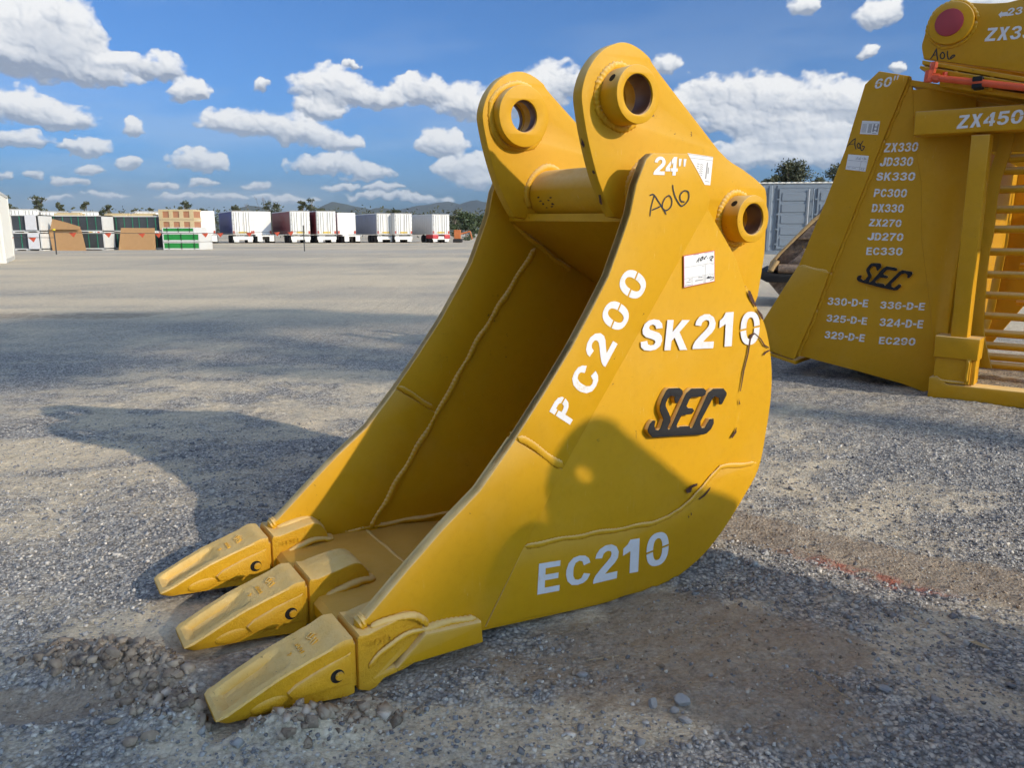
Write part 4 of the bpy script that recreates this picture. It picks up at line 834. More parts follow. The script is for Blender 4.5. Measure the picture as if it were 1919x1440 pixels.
# teeth and adapters
def interp(t, xs, ys):
    return float(np.interp(t, xs, ys))
X_ = [0, .012, .05, .10, .15, .19, .215, .232]
ZT = [.040, .044, .062, .084, .100, .112, .119, .117]
ZB = [.022, .017, .015, .012, .009, .004, .001, .002]
HW = [.052, .054, .0555, .056, .0565, .058, .060, .058]
def make_tooth(yc, sd):
    rn = random.Random(sd); rings = []; n = 44
    for i in range(n+1):
        x = -.012+(.232+.012)*i/n; t = (x+.012)/(.244)*.232
        zt, zb, hw = interp(t, X_, ZT), interp(t, X_, ZB), interp(t, X_, HW)
        ring = []
        NT_ = 22
        # top, going from -hw to +hw
        sc = .019*max(0, min(1, (t-.002)/.02))*max(0, 1-(max(0, t-.075)/.05)**2) if t < .125 else 0
        c = .0045
        for k in range(NT_+1):
            u = -1+2*k/NT_; y = u*(hw-c*.6)
            g = 1-max(0, min(1, (abs(u)-.50)/.20)); g = g*g*(3-2*g)
            z = zt-sc*g
            if t > .19: z += .0025*math.sin(min(1, (t-.19)/.02)*math.pi/2)
            ring.append((x, yc+y, z))
        # right side down
        for sgn, order in ((1, range(0, 9)), (-1, range(8, -1, -1))):
            for k in order:
                v = k/8; z = zt-c*.8-(zt-c*.8-zb-c*.5)*v
                bul = 0
                if t > .085:
                    s = min(1, (t-.085)/.05); ctr = .5
                    bul = 0
                mid = .0025*math.sin(v*math.pi)
                narrow = (.004+.010*(1-min(1, t/.18)))*v
                ring.append((x, yc+sgn*(hw-narrow+bul+mid*.4), z))
            if sgn == 1:
                for k in range(13):
                    u = 1-2*k/12; ring.append((x, yc+u*(hw-.017-.003*(1-min(1, t/.2))), zb))
        rings.append([(a+(rn.uniform(-.0004, .0004)), b, cc+rn.uniform(-.0003, .0003)) for a, b, cc in ring])
    # blunt chamfered nose
    first = rings[0]
    nose = [(-.019, yc+(p[1]-yc)*.93, .024+(p[2]-.031)*.45+.007) for p in first]
    tt = loft('tooth', [nose]+rings, M_YC, bk, 30)
    # raised oval pad low on each flank
    for s in (-1, 1):
        bm = bmesh.new()
        bmesh.ops.create_uvsphere(bm, u_segments=24, v_segments=10, radius=1)
        for v in bm.verts: v.co = Vector((.075+v.co.x*.036, yc+s*(.0490+v.co.y*.0062), .036+v.co.z*.0165+v.co.x*.003))
        obj('wear_pad', bm_mesh('wear_pad', bm, 60), M_YC, tt)
        plate('cheek_boss', [(.104, .050), (.120, .062), (.165, .078), (.226, .095), (.226, .030), (.150, .033), (.112, .036)], yc+s*.046, yc+s*.0615, M_YC, tt, bev=.004)
        # pin hole and retaining pin
        bm = bmesh.new(); add_tube(bm, (.197, yc+s*.055, .0555), (.197, yc+s*.0621, .0555), .0135, 24)
        obj('pin_hole', bm_mesh('pin_hole', bm), M_DARK, tt)
        tube('retaining_pin', (.201, yc+s*.056, .0550), (.201, yc+s*.0660, .0550), .0085, M_YC, tt, 20, bev=.0015)
    # raised foundry marks on the top
    q = .1385; zt = .0995
    bm = bmesh.new()
    def bar(x, y, l, wd, an):
        m = Matrix.Translation((x, yc+y, interp(x+.012, X_, ZT)*.98+.0005)) @ Matrix.Rotation(an, 4, 'Z') @ Matrix.Rotation(-.42, 4, 'Y') @ Matrix.Diagonal((l, wd, .003, 1))
        bmesh.ops.create_cube(bm, size=1, matrix=m)
    for yy in (-.012, -.003, .010, .019): bar(.172, yy, .016, .0028, .35)
    bar(.170, .003, .003, .022, .5); bar(.180, .016, .003, .016, .6)
    for i in range(6):
        bar(.146, -.020+i*.0062, .008, .0018, 0); 
        if i % 2: bar(.143, -.0175+i*.0062, .002, .0055, 0)
        else: bar(.149, -.0175+i*.0062, .002, .0055, 0)
    bar(.126, -.004, .009, .002, 0); bar(.126, -.004, .002, .009, 0)
    obj('foundry_mark', bm_mesh('foundry_mark', bm), M_YC, tt)
    return tt
ADP = catmull([(.241, .006), (.241, .112), (.262, .118), (.31, .127), (.35, .131), (.372, .120), (.388, .096), (.393, .072), (.285, .070), (.272, .052), (.276, .034), (.300, .029), (.36, .027), (.372, .019), (.340, .014), (.293, .012), (.278, .0), (.262, -.004)], 1, 5, 3)
ADP2 = [p for p in ADP if not (.268 < p[0] < .30 and .028 < p[1] < .071)]
def make_adapter(yc, sd, k):
    me = plate_mesh('adapter', ADP if k == 1 else ADP2, [], yc-.055, yc+.055, .005)
    # strap narrows towards the back
    for v in me.vertices:
        t = max(0, min(1, (v.co.x-.285)/.10)); f = 1-.30*t*t
        if v.co.z < .06: f = 1-.22*t
        v.co.y = yc+(v.co.y-yc)*f
    ad = obj('adapter', me, M_YC, bk)
    # nose on which the tooth sits
    obj('adapter_nose', plate_mesh('adapter_nose', [(.18, .03), (.18, .088), (.2405, .103), (.2405, .012)], [], yc-.047, yc+.047, .003), M_YC, ad)
    bm = bmesh.new()
    # casting number on the cheeks
    gs, gf = [], []; x = .257
    for c in '3G8354':
        for s, yy in ((1, yc-.0556),):
            put_glyph(gs, gf, c, (x, .090), (x+.0072, .0915), (x, .102), yy)
        x += .0098
    obj('casting_number', mesh('casting_number', gs, gf), M_YW, ad)
    for s in (-1, 1):
        if k == 1 or (k == 0 and s == 1) or (k == 2 and s == -1):
            pts = [(.275, yc+s*.058, .068), (.31, yc+s*.056, .080), (.345, yc+s*.050, .083), (.375, yc+s*.044, .079), (.397, yc+s*.036, .073), (.400, yc, .072)]
            bead('weld_bead', catmull(pts, 0, 5, 4), .0085, M_YW, ad, .7, (0, s, .8), 30+k+s, .010, .08)
        else:
            pts = [(.263, yc+s*.056, .046), (.282, yc+s*.056, .068), (.31, yc+s*.055, .082), (.345, yc+s*.052, .090), (.385, yc+s*.050, .087)]
            bead('weld_bead', catmull(pts, 0, 4, 4), .0060, M_YW, ad, .5, (0, s, .3), 30+k+s, .010, .08)
    return ad
for k, yc in enumerate((.030, .3075, .585)):
    make_tooth(yc, k); make_adapter(yc, k, k)
# raised oval seal on the middle adapter
bm = bmesh.new(); bmesh.ops.create_uvsphere(bm, u_segments=28, v_segments=10, radius=1)
for v in bm.verts: v.co = Vector((.292+v.co.x*.026, .318+v.co.y*.024, .1215+v.co.x*.006+v.co.z*.004))
obj('cast_pad', bm_mesh('cast_pad', bm, 60), M_YC, bk)
# plates landing on the outer adapters, welds over them, bottom bars
for s, yc, yo in ((-1, .030, 0), (1, .585, W)):
    pts = [(.274, yo+s*.010, .121), (.30, yo+s*.014, .127), (.335, yo+s*.016, .130), (.362, yo+s*.016, .126), (.385, yo+s*.012, .106), (.400, yo+s*.006, .086)]
    bead('weld_bead', catmull(pts, 0, 5, 4), .0085, M_YW, bk, .42, (0, s*.7, .8), 41, .013, .07)
    pts = [(.268, yo-s*.028, .120), (.30, yo-s*.034, .127), (.35, yo-s*.036, .129), (.380, yo-s*.036, .108), (.395, yo-s*.034, .083)]
    bead('weld_bead', catmull(pts, 0, 4, 4), .008, M_YW, bk, .42, (0, -s*.5, .9), 43, .013, .07)
    # lump of weld where the plate's tip meets the adapter
    bm = bmesh.new(); bmesh.ops.create_icosphere(bm, subdivisions=3, radius=1); rn = random.Random(5)
    for v in bm.verts: q = v.co.copy(); n_ = .12*math.sin(q.x*9+q.z*7)+.08*math.sin(q.y*15); v.co = Vector((.264+q.x*.012*(1+n_), yo-s*.014+q.y*.020*(1+n_), .126+q.z*.015*(1+n_)))
    obj('weld_lump', bm_mesh('weld_lump', bm, 60), M_YW, bk)
    ya, yb = (yo+s*.001, yo+s*.027)
    plate('bottom_bar', [(.318, .026), (.345, .050), (.385, .082), (.5153, .070), (.520, .020)], ya, yb, M_Y, bk, bev=.006)
    bead('weld_bead', [(.375, yo+s*.006, .084), (.44, yo+s*.007, .079), (.512, yo+s*.007, .073)], .010, M_YW, bk, .7, (0, s, 1), 55, .011)
# lettering
words = {}
for wname, ch, bl, br, tl in D['GLYPHS']: words.setdefault(wname, []).append((ch, bl, br, tl))
YS = {'SK210': -.0008+.0, 'EC210': -.0020, 'PC200': -.0010, '24"': -.0010}
for wname, gl in words.items():
    vs, fs = [], []
    for ch, bl, br, tl in gl: put_glyph(vs, fs, ch, bl, br, tl, YS[wname])
    obj('stencil_lettering', mesh('stencil_lettering', vs, fs), M_WHITE, bk, 'white stencilled '+wname.replace('"', ' inch'))
lg = plate('logo_plate', D['SEC'], -.0105, .002, M_YW, bk, bev=.0015)
plate('logo_face', D['SEC'], -.0125, -.0103, M_BLACK, lg, bev=.0008)
strokes('marker_writing', D['A06'], .0034, -.0010, M_INK, bk, 'black marker writing A06')
st = flat('sticker', D['LABEL'], -.0012, M_RED, bk, 'white lot sticker with red border')
flat('sticker_paper', D['LABELIN'], -.0016, M_STICK, st)
strokes('sticker_lines', D['LABLINES'], .0013, -.0019, M_GREYI, st)
vs, fs = [], []
for a, b, t in D['LABBARS']: ribbon(vs, fs, [a, b], t, -.0019, False)
obj('sticker_print', mesh('sticker_print', vs, fs), M_GREYI, st)
vs, fs = [], []
for c in D['LABRINGS']:
    ribbon(vs, fs, circ(c, .0022, 12)+[circ(c, .0022, 12)[0]], .0006, -.0019, False)
obj('sticker_rings', mesh('sticker_rings', vs, fs), M_GREYI, st)
strokes('sticker_writing', D['LABHAND'][:9], .0024, -.0021, M_INK, st); strokes('signature', D['LABHAND'][9:], .0018, -.0021, M_INK, st)
es = flat('warning_sticker', D['EARLAB'], .0872, M_STICK, bk)
vs, fs = [], []
for a, b, t in D['EARBARS']: ribbon(vs, fs, [a, b], t, .0868, False)
for c in D['EARCHEV']: ribbon(vs, fs, c, .0016, .0867, False)
obj('sticker_print', mesh('sticker_print', vs, fs), M_GREYI, es)
for i, c in enumerate(D['CHIPS']):
    flat('paint_chip', c, -.0024 if i in (6, 7, 8, 9, 10, 11) else -.0012, M_RUST, bk)
# bare patches knocked through the paint on the ears, the tube and the front edges
def blotch(name, c, r, place, mat, seed, n=9):
    rn = random.Random(seed); vs = []; 
    for i in range(n):
        a = 2*math.pi*i/n; q = rn.uniform(.35, 1)
        vs.append(place(c[0]+r[0]*q*math.cos(a), c[1]+r[1]*q*math.sin(a)))
    return obj(name, mesh(name, vs, [tuple(range(n))]), mat, bk)
def ontube(a, y): return (1.045+.0656*math.cos(a), y, .966+.0656*math.sin(a))
for i, (y, a) in enumerate([(.455, 188), (.448, 197), (.440, 204), (.410, 196), (.402, 190), (.396, 205), (.405, 211), (.430, 214), (.20, 197), (.165, 200), (.150, 207), (.135, 207)]):
    rn = random.Random(i); blotch('paint_chip', (math.radians(a), y), (.05 if i < 8 else .03, .009 if i < 8 else .004), ontube, M_RUST, i)
eds = [(p, q) for p, q in zip(EARO, EARO[1:])]
for i, (t, y, l) in enumerate([(.12, .104, .02), (.35, .095, .006), (.62, .108, .013)]):
    p = Vector((EARO[0][0], EARO[0][1])).lerp(Vector(EARO[12]), t)
    e0 = min(EARO[:16], key=lambda q: abs(q[1]-p.y)); 
    blotch('paint_chip', (y, e0[1]), (.007, l), lambda a, b, e0=e0: (e0[0]-.0015-.30*(b-e0[1])*(1 if b < 1.1 else 0), a, b), M_RUST, 60+i)
index_kids()
# ---------------------------------------------------------------- individual stones, leaf, straws
for lab, x, y, s, st, mt, rz in [
    ('upright oval blue-grey stone, leftmost of the stone cluster at the bottom', .262, 1.292, .0125, (.75, .7, 1.1), M_ST, .5),
    ('largest dark rounded stone in the cluster at the bottom right of the bucket', .318, 1.296, .0165, (1, .8, .75), M_ST, -.6),
    ('small grey stone between the two big stones of the cluster', .299, 1.276, .0105, (1, .9, .7), M_ST, .2),
    ('flat slate-coloured stone at the lower end of the cluster', .314, 1.250, .012, (1.2, .9, .5), M_ST, -.3),
    ('blue-grey wedge stone beside a white one, below the bucket heel', .142, 1.401, .011, (1.3, .7, .6), M_ST, .6),
    ('pale cream stone beside the blue-grey wedge, below the bucket heel', .124, 1.405, .009, (.7, .6, .9), M_CL, .4),
    ('pale stone lying in front of the near tooth, on its left', -.645, 1.344, .0135, (1, .8, .8), M_CL, .3),
    ('brown lump pressed against the underside of the near tooth', -.428, 1.262, .021, (1, .8, .8), M_CL, .2),
    ('second brown lump under the near tooth, nearer its adapter', -.390, 1.264, .016, (1.1, .8, .8), M_CL, -.4),
    ('grey lump just left of the near tooth tip', -.572, 1.262, .019, (1, .9, .8), M_CL, .9),
    ('large brown lump in the spoil heap at the lower left', -.790, 1.395, .018, (1.4, .7, .7), M_CL, -.5),
    ('flat grey stone in the bottom left, rear one of a pair', -.628, 1.190, .014, (1.2, .8, .6), M_CL, .3),
    ('flat brown stone in the bottom left, front one of a pair', -.654, 1.176, .013, (1.2, .9, .7), M_CL, -.2),
    ('dark blue-grey stone among the gravel at the lower right', .715, 1.332, .012, (1.3, .7, .6), M_ST, -.3),
    ('long pale stone lying flat in the lower left gravel', -.715, 1.236, .0135, (1.5, .55, .5), M_CL, .8),
    ('narrow stone tipped on its side below the EC210 lettering', .302, 1.424, .0095, (1.3, .5, .7), M_CL, -.8)]:
    rock(lab, x, y, s, mt, int(abs(x*1000+y*777)), st, rz)
M_DRY = simple('dry_plant', (.42, .33, .20), .8, .2)
def straw(pts, r, label, name='dry_twig', cat='twig'):
    bm = bmesh.new(); P = [Vector((x, y, hz(x, y)+z)) for x, y, z in pts]
    for a, b in zip(P, P[1:]): add_tube(bm, a, b, r, 6)
    o = obj(name, bm_mesh(name, bm, 60), M_DRY); o['label'] = label; o['category'] = cat
straw([(.155, 1.452, .004), (.19, 1.462, .006), (.225, 1.468, .004)], .0009, 'thin dry twig lying on brown clay under the bucket heel')
straw([(.60, 1.40, .004), (.612, 1.365, .006), (.622, 1.335, .004), (.64, 1.30, .004)], .0008, 'thin curved straw on brown clay at the lower right')
bm = bmesh.new(); vv = [bm.verts.new(v) for v in [(-.022, 0, .003), (-.008, .006, .007), (.010, .005, .005), (.024, -.001, .001), (.008, -.006, .004), (-.010, -.006, .005)]]
bm.faces.new(vv[:4]); bm.faces.new([vv[0], vv[3], vv[4], vv[5]])
lf = obj('dry_leaf', bm_mesh('dry_leaf', bm), M_DRY); sm = lf.modifiers.new('thick', 'SOLIDIFY'); sm.thickness = .0006
lf.location = (.997, 1.50, hz(.997, 1.5)+.006); lf.rotation_euler = (0, .1, -.6); lf['label'] = 'curled dry leaf on the gravel at the right edge'; lf['category'] = 'leaf'

# ---------------------------------------------------------------- group of yellow attachments at the right
e_ = Vector((.774, -.633, 0)).normalized(); m_ = Vector((.633, .774, 0)).normalized()
RM = frame((2.325, 4.23, 0), e_, m_, (0, 0, 1))
FY = D['ZX450Y']
def words_at(sel, parent, yo):
    for txt, bl, br, tl, yy in D['WORDS']:
        if sel(txt, yy): put_word('stencil_lettering', txt, bl, br, tl, yo, M_WHITE, parent, 'white stencilled '+txt.replace('"', ' inch'))
# 60 inch bucket
wb = thing('excavator_bucket', 'wide yellow bucket marked 60 inch, with a column of stencilled model numbers', 'excavator bucket', mat=RM, group='yellow buckets of the yard row')
main = [p for p in D['R_MAIN']]
plate('side_plate', main, 0, .03, M_YE, wb, bev=.003)
stp = D['R_STRIP']
up = stp[0:4]+[(-.735, .69)]+stp[10:]
plate('edge_strip', [stp[0], stp[1], stp[2], stp[3], stp[9], stp[10], stp[11], stp[12]], -.022, .02, M_YE, wb, bev=.003)
plate('side_cutter', [stp[3], stp[4], stp[5], stp[6], stp[7], stp[8], stp[9]], -.030, .024, M_YE, wb, bev=.004)
bead('weld_bead', [(stp[9][0]+.01, -.022, stp[9][1]-.004), (stp[3][0]-.01, -.022, stp[3][1])], .010, M_YW, wb, .5, (0, -1, 0), 71, .013)
for a, b in zip(stp[1:5], stp[2:6]):
    bead('weld_bead', [(a[0]+.004, -.001, a[1]), (b[0]+.004, -.001, b[1])], .010, M_YW, wb, .6, (0, -1, 0), 72, .013)
# lip of the wide bucket, running away from the camera
WY = 1.50
plate('bottom_lip', [(-.8967, .135), (-.73, .098), (-.73, .075), (-.89, .112)], -.02, WY, M_YE, wb, bev=.003)
plate('far_side_plate', [(p[0], p[1]) for p in stp[:1]]+[stp[1]]+[(.30, 1.53), (.30, .45), (.0537, .03), (-.0015, -.0095), (-.7149, .1287), stp[7], stp[8], stp[9], stp[10], stp[11]], WY-.03, WY, M_YE, wb, bev=.003)
# back plate, rolled away past the crease
rings = []
cr = D['R_CREASE']; bk_ = [(.05, 1.63)]+D['R_BACK']
rr = []
for i in range(len(bk_)):
    t = i/(len(bk_)-1); z = bk_[0][1]+(bk_[-1][1]-bk_[0][1])*t
    xc = float(np.interp(z, [p[1] for p in cr][::-1], [p[0] for p in cr][::-1])); xb = float(np.interp(z, [p[1] for p in bk_][::-1], [p[0] for p in bk_][::-1]))
    rr.append((z, xc-.004, xb+.02))
vs = []; fs = []
for z, xa, xb in rr:
    for k in range(9):
        t = k/8; vs.append((xa+(xb-xa)*t, .003+.075*t*t, z))
    for k in range(9):
        t = 1-k/8; vs.append((xa+(xb-xa)*t, .028+.075*t*t, z))
for i in range(len(rr)-1):
    for k in range(18): fs.append((i*18+k, i*18+(k+1) % 18, (i+1)*18+(k+1) % 18, (i+1)*18+k))
fs.append(tuple(range(18))); fs.append(tuple((len(rr)-1)*18+k for k in range(18))[::-1])
me = fixn(mesh('back_plate', vs, fs)); me.polygons.foreach_set('use_smooth', [True]*len(me.polygons)); me.set_sharp_from_angle(angle=math.radians(35))
obj('back_plate', me, M_YE, wb)
# shell behind
plate('shell', [(-.02, 0), (.04, .02), (.10, .32), (.13, .8), (.14, 1.30), (.12, 1.30), (.10, .8), (.07, .33), (.02, .05), (-.70, .14), (-.70, .12)], .10, WY-.03, M_YE, wb, bev=.003)
tp = D['R_TOP']
plate('top_plate', [tp[0], (.95, 1.352), (.95, 1.315), (tp[0][0], tp[0][1]-.03)], -.004, 1.3, M_YE, wb, bev=.003)
plate('gusset', [(-.215, 1.64), (.28, 1.50), (.70, 1.38), (.70, 1.25), (.12, 1.30), (-.19, 1.40)], .10, .13, M_YE, wb, bev=.002)
words_at(lambda t, y: y == 0 and t != '60"', wb, -.0012)
words_at(lambda t, y: t == '60"', wb, -.0232)
lg = plate('logo_plate', D['SEC2'], -.018, .002, M_YW, wb, bev=.001)
plate('logo_face', D['SEC2'], -.0205, -.0178, M_BLACK, lg, bev=.0006)
strokes('marker_writing', D['A06C'], .005, -.0236, M_INK, wb, 'black marker writing A06')
for lab, nm, pr in (('LAB2', 'warning_sticker', 0), ('LAB3', 'lot_sticker', 1)):
    q = D[lab]; st = flat(nm, q, -.0234, M_STICK, wb)
    a, b, c_, d_ = [Vector(p) for p in q]
    P = lambda u, v: tuple(a.lerp(b, u).lerp(d_.lerp(c_, u), v))
    vs, fs = [], []
    if pr == 0:
        for i in range(9): ribbon(vs, fs, [P(.05, .25+i*.075), P(.32, .25+i*.075)], .0022, -.0240, False); ribbon(vs, fs, [P(.40, .25+i*.075), P(.60, .25+i*.075)], .0036, -.0240, False)
        ribbon(vs, fs, [P(.04, .15), P(.96, .15)], .0014, -.0240, False)
        for u0, v0, u1, v1, t in ((.72, .2, .70, .80, .009), (.93, .2, .91, .80, .009), (.72, .42, .92, .42, .006), (.71, .68, .91, .70, .006), (.68, .9, .9, .92, .003)): ribbon(vs, fs, [P(u0, v0), P(u1, v1)], t, -.0241, False)
    else:
        for u0, v0, u1, v1, t in ((.04, .38, .97, .38, .0014), (.04, .78, .97, .78, .0014), (.70, .38, .68, .97, .0014), (.06, .86, .2, .86, .002), (.3, .86, .5, .86, .002)): ribbon(vs, fs, [P(u0, v0), P(u1, v1)], t, -.0240, False)
        for s in ([P(.42, .30), P(.50, .12), P(.52, .30)], [P(.56, .28), P(.62, .14), (P(.64, .28)), P(.57, .28)], [P(.70, .2), P(.75, .2)], [P(.82, .12), P(.81, .3)], [P(.88, .14), P(.86, .24), P(.93, .24)], [P(.72, .92), P(.78, .82), P(.82, .94)], [P(.85, .84), P(.92, .9), P(.86, .94)]): ribbon(vs, fs, s, .0028, -.0242, False)
    obj('sticker_print', mesh('sticker_print', vs, fs), M_GREYI, st)

# skeleton (bar) bucket in front of it: square frame, round bars
sk = thing('skeleton_bucket', 'yellow barred sieve bucket marked ZX450 with square post and round bars, right edge', 'skeleton bucket', mat=RM)
LX = 2.1
bmq = D['BEAM']
plate('top_beam', [bmq[0], (LX, 1.450), (LX, 1.330), bmq[3]], FY, FY+.12, M_YE, sk, bev=.012)
pq = D['POST']
plate('post', [pq[0], (pq[1][0]-.004, pq[1][1]), (pq[2][0]-.006, .32), (pq[3][0], .32)], FY+.001, FY+.105, M_YE, sk, bev=.009)
bq = D['BLOCK']; plate('socket_block', bq, FY-.02, FY+.13, M_YE, sk, bev=.008)
lq = D['LBLOCK']; plate('lower_block', [(lq[0][0], .23), (lq[1][0], .23), (lq[1][0], .085), (lq[0][0], .085)], FY-.002, FY+.12, M_YE, sk, bev=.004)
plate('gusset', [(.205, .225), (.228, .225), (.228, .09), (.205, .09)], FY-.02, FY, M_YE, sk, bev=.002)
fq = D['FOOT']; plate('foot_beam', [(fq[0][0], fq[0][1]), fq[1], fq[2], (LX, .085), (LX, .0), (fq[5][0], -.008)], FY-.01, FY+.11, M_YE, sk, bev=.008)
bead('weld_bead', [(.055, FY-.004, .098), (.10, FY-.004, .094), (.228, FY-.004, .088)], .008, M_YW, sk, .8, (0, -1, 1), 75, .012)
bead('weld_bead', [(.216, FY-.022, .215), (.216, FY-.022, .10)], .006, M_YW, sk, .6, (0, -1, 0), 76, .010)
rb = D['RIB']; ro = catmull(rb, 0, len(rb)-1, 3)
for xo in (0, 1.75):
    plate('side_rib', [(p[0]-.012+xo, p[1]) for p in ro]+[(p[0]+.055+xo, p[1]) for p in ro[::-1]], .085, .115, M_YE, sk, bev=.003)
for (x, z) in D['BARS']:
    tube('sieve_bar', (x+.01, .125, z), (2.0, .125, z), .0205, M_YE, sk, 16)
for (x, z) in D['BARS'][::2]:
    tube('rear_sieve_bar', (x+.12, .75, z+.03), (2.0, .75, z+.03), .0165, M_YE, sk, 12)
for xx in (.50, .78, 1.25):
    plate('rear_rib', [(xx, .12), (xx+.035, .12), (xx+.02, 1.35), (xx-.02, 1.35)], .70, .80, M_YE, sk, bev=.003)
words_at(lambda t, y: t == 'ZX450', sk, FY-.0012)

# hitch arm lying on top
ha = thing('ripper_arm', 'yellow attachment arm with a red round cap, stacked on top of the 60 inch bucket', 'ripper arm', mat=RM)
hb = D['HUB']
arm = catmull(hb, 0, 10, 3)[:-2]+[(.45, 1.99), (.8, 2.06), (1.3, 2.10), (1.3, 1.46), hb[-1]]
plate('arm_plate', arm, FY, FY+.05, M_YE, ha, bev=.004)
plate('arm_plate', arm, FY+.30, FY+.35, M_YE, ha, bev=.004)
hc = D['HUBC']; c0, c1, ct, rt = hc
R1 = abs(ct[1]-c0[1]); R2 = abs(rt[1]-c1[1])
hub = plate('hub_boss', circ(c0, R1*1.0, 64), FY-.035, FY+.01, M_YE, ha, bev=.006)
bead('weld_bead', [(p[0], FY, p[1]) for p in circ(c0, R1*1.06, 64)+[circ(c0, R1*1.06, 64)[0]]], .010, M_YW, hub, .6, (0, -1, 0), 77)
M_CAP = simple('red_plastic_cap', (.36, .035, .05), .45, .15, 12)
plate('red_cap', circ(c1, R2, 56), FY-.042, FY-.030, M_CAP, hub, bev=.003)
f1 = D['FL1']; f2 = D['FL2']
plate('flange', [f1[0], (1.3, f1[1][1]-.32), (1.3, f1[1][1]-.345), f1[3]], FY-.03, FY+.38, M_YE, ha, bev=.003)
plate('flange', [f2[0], (1.3, f2[1][1]-.32), (1.3, f2[1][1]-.345), f2[3], f2[4]], FY-.05, FY+.38, M_YE, ha, bev=.003)
for dx in (0, .16, .33, .6):
    q = D['WEB']; s = -.29*dx
    plate('web', [(q[0][0]+dx, q[0][1]+s+.01), (q[1][0]+dx, q[1][1]+s+.01), (q[2][0]+dx, q[2][1]+s-.035), (q[3][0]+dx, q[3][1]+s-.035)], FY-.02, FY+.30, M_YE, ha, bev=.002)
plate('bottom_rail', [(-.06, 1.638), (1.0, 1.345), (1.0, 1.320), (-.06, 1.612)], FY+.0, FY+.34, M_YE, ha, bev=.003)
words_at(lambda t, y: y != 0 and t in ('ZX330', '23"'), ha, FY-.0012)
flat('arrow_mark', D['ARROW'], FY-.0012, M_WHITE, ha)
strokes('marker_writing', D['A06B'], .006, FY-.0014, M_INK, ha, 'black marker writing A06')
M_OR = simple('orange_primer', (.70, .10, .035), .4, .12, 20)
hp = thing('hydraulic_pipe', 'orange hydraulic pipe with elbow fitting clipped along the underside of the ripper arm', 'pipe', mat=RM)
p0, p1 = D['PIPE']; yp = FY-.085; v0, v1, v2 = D['PIPEV']
dz = (p1[1]-p0[1])/(p1[0]-p0[0])
tube('pipe', (p0[0], yp, p0[1]), (1.2, yp, p0[1]+dz*(1.2-p0[0])), .0165, M_OR, hp, 20)
tube('elbow', (p0[0]-.012, yp, p0[1]-.022), (p0[0]-.008, yp, p0[1]+.034), .0215, M_OR, hp, 8, bev=.003)
tube('fitting', (v1[0]-.002, yp, v1[1]-.012), (v1[0]+.002, yp, v1[1]+.012), .0165, M_OR, hp, 6, bev=.002)
tube('fitting', (v1[0]+.002, yp, v1[1]+.012), (v2[0], yp, v2[1]), .019, M_OR, hp, 6, bev=.003)
tube('fitting', (p0[0]+.012, yp, p0[1]-.004), (p0[0]+.040, yp, p0[1]-.010), .022, M_OR, hp, 6, bev=.003)
s0, s1 = D['PIPES']
tube('fitting', (s0[0], yp+.03, s0[1]), (s1[0], yp+.03, s1[1]), .0125, M_OR, hp, 6, bev=.002)
cl = D['CLAMP']; cx = (cl[0][0]+cl[1][0])/2; czz = p0[1]+dz*(cx-p0[0])
box('pipe_clamp', (cx-.021, yp-.022, czz+.004, cx+.021, yp+.06, czz+.026), M_BLACK, hp, bev=.003)
box('pipe_clamp', (cx-.021, yp-.022, czz-.028, cx+.021, yp+.06, czz-.008), M_BLACK, hp, bev=.003)

# plates of the next attachment seen through the bars
nb = thing('excavator_bucket', 'yellow bucket standing behind the bars of the sieve bucket', 'excavator bucket', mat=RM, group='yellow buckets of the yard row')
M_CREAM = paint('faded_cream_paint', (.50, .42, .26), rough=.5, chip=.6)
plate('side_plate', [(.52, .0), (.62, .0), (.84, 1.3), (.48, 1.3)], 1.36, 1.40, M_CREAM, nb)
plate('shell', [(.70, .0), (1.9, .0), (1.9, 1.25), (.80, 1.25)], 1.44, 1.48, M_YE, nb)
plate('floor_plate', [(.60, .02), (1.9, .02), (1.9, .0), (.60, .0)], 1.40, 2.3, M_YE, nb)
plate('edge_strip', [(1.22, .1), (1.30, .1), (1.42, 1.28), (1.36, 1.28)], 1.15, 1.42, M_YE, nb)

# worn bucket farther back
def oldpaint(n, bs, t):
    co = n.n('ShaderNodeTexCoord').outputs['Object']
    a = n.noise(co, 5, 8, .75); b = n.noise(co, 22, 6, .7)
    c = n.mix(n.ramp(b, [(.35, 0), (.65, 1)]), (.07, .05, .04), (.27, .20, .15))
    c = n.mix(n.ramp(a, [(.56, 0), (.62, 1)]), c, (.34, .19, .05))
    t.links.new(c, bs.inputs['Base Color']); bs.inputs['Roughness'].default_value = .65
    bp = n.n('ShaderNodeBump', {'Height': b, 'Strength': .5, 'Distance': .01}); t.links.new(bp.outputs[0], bs.inputs['Normal'])
M_OLD = material('worn_steel', oldpaint)
M_WORN = simple('worn_bare_edge', (.46, .31, .14), .6, .35, 14, bump=.3)
ob_ = thing('excavator_bucket', 'old worn brown and black bucket lying in front of the grey container', 'excavator bucket', mat=frame((3.46, 9.2, 0), Vector((.93, -.37, 0)).normalized(), Vector((.37, .93, 0)).normalized(), (0, 0, 1)))
obp = [(-.42, .40), (-.36, .53), (-.30, .62), (-.18, .74), (-.04, .90), (.10, 1.07), (.20, 1.20), (1.2, 1.22), (1.2, .2), (.6, .16)]
prf = catmull(obp, 0, 6, 4)
plate('shell', [(-.36, .42), (-.33, .57), (-.20, .73), (-.03, .92), (.10, 1.08), (.18, 1.225), (1.3, 1.25), (1.3, .3), (.2, .34)], .0, 1.2, M_OLD, ob_, bev=.04)
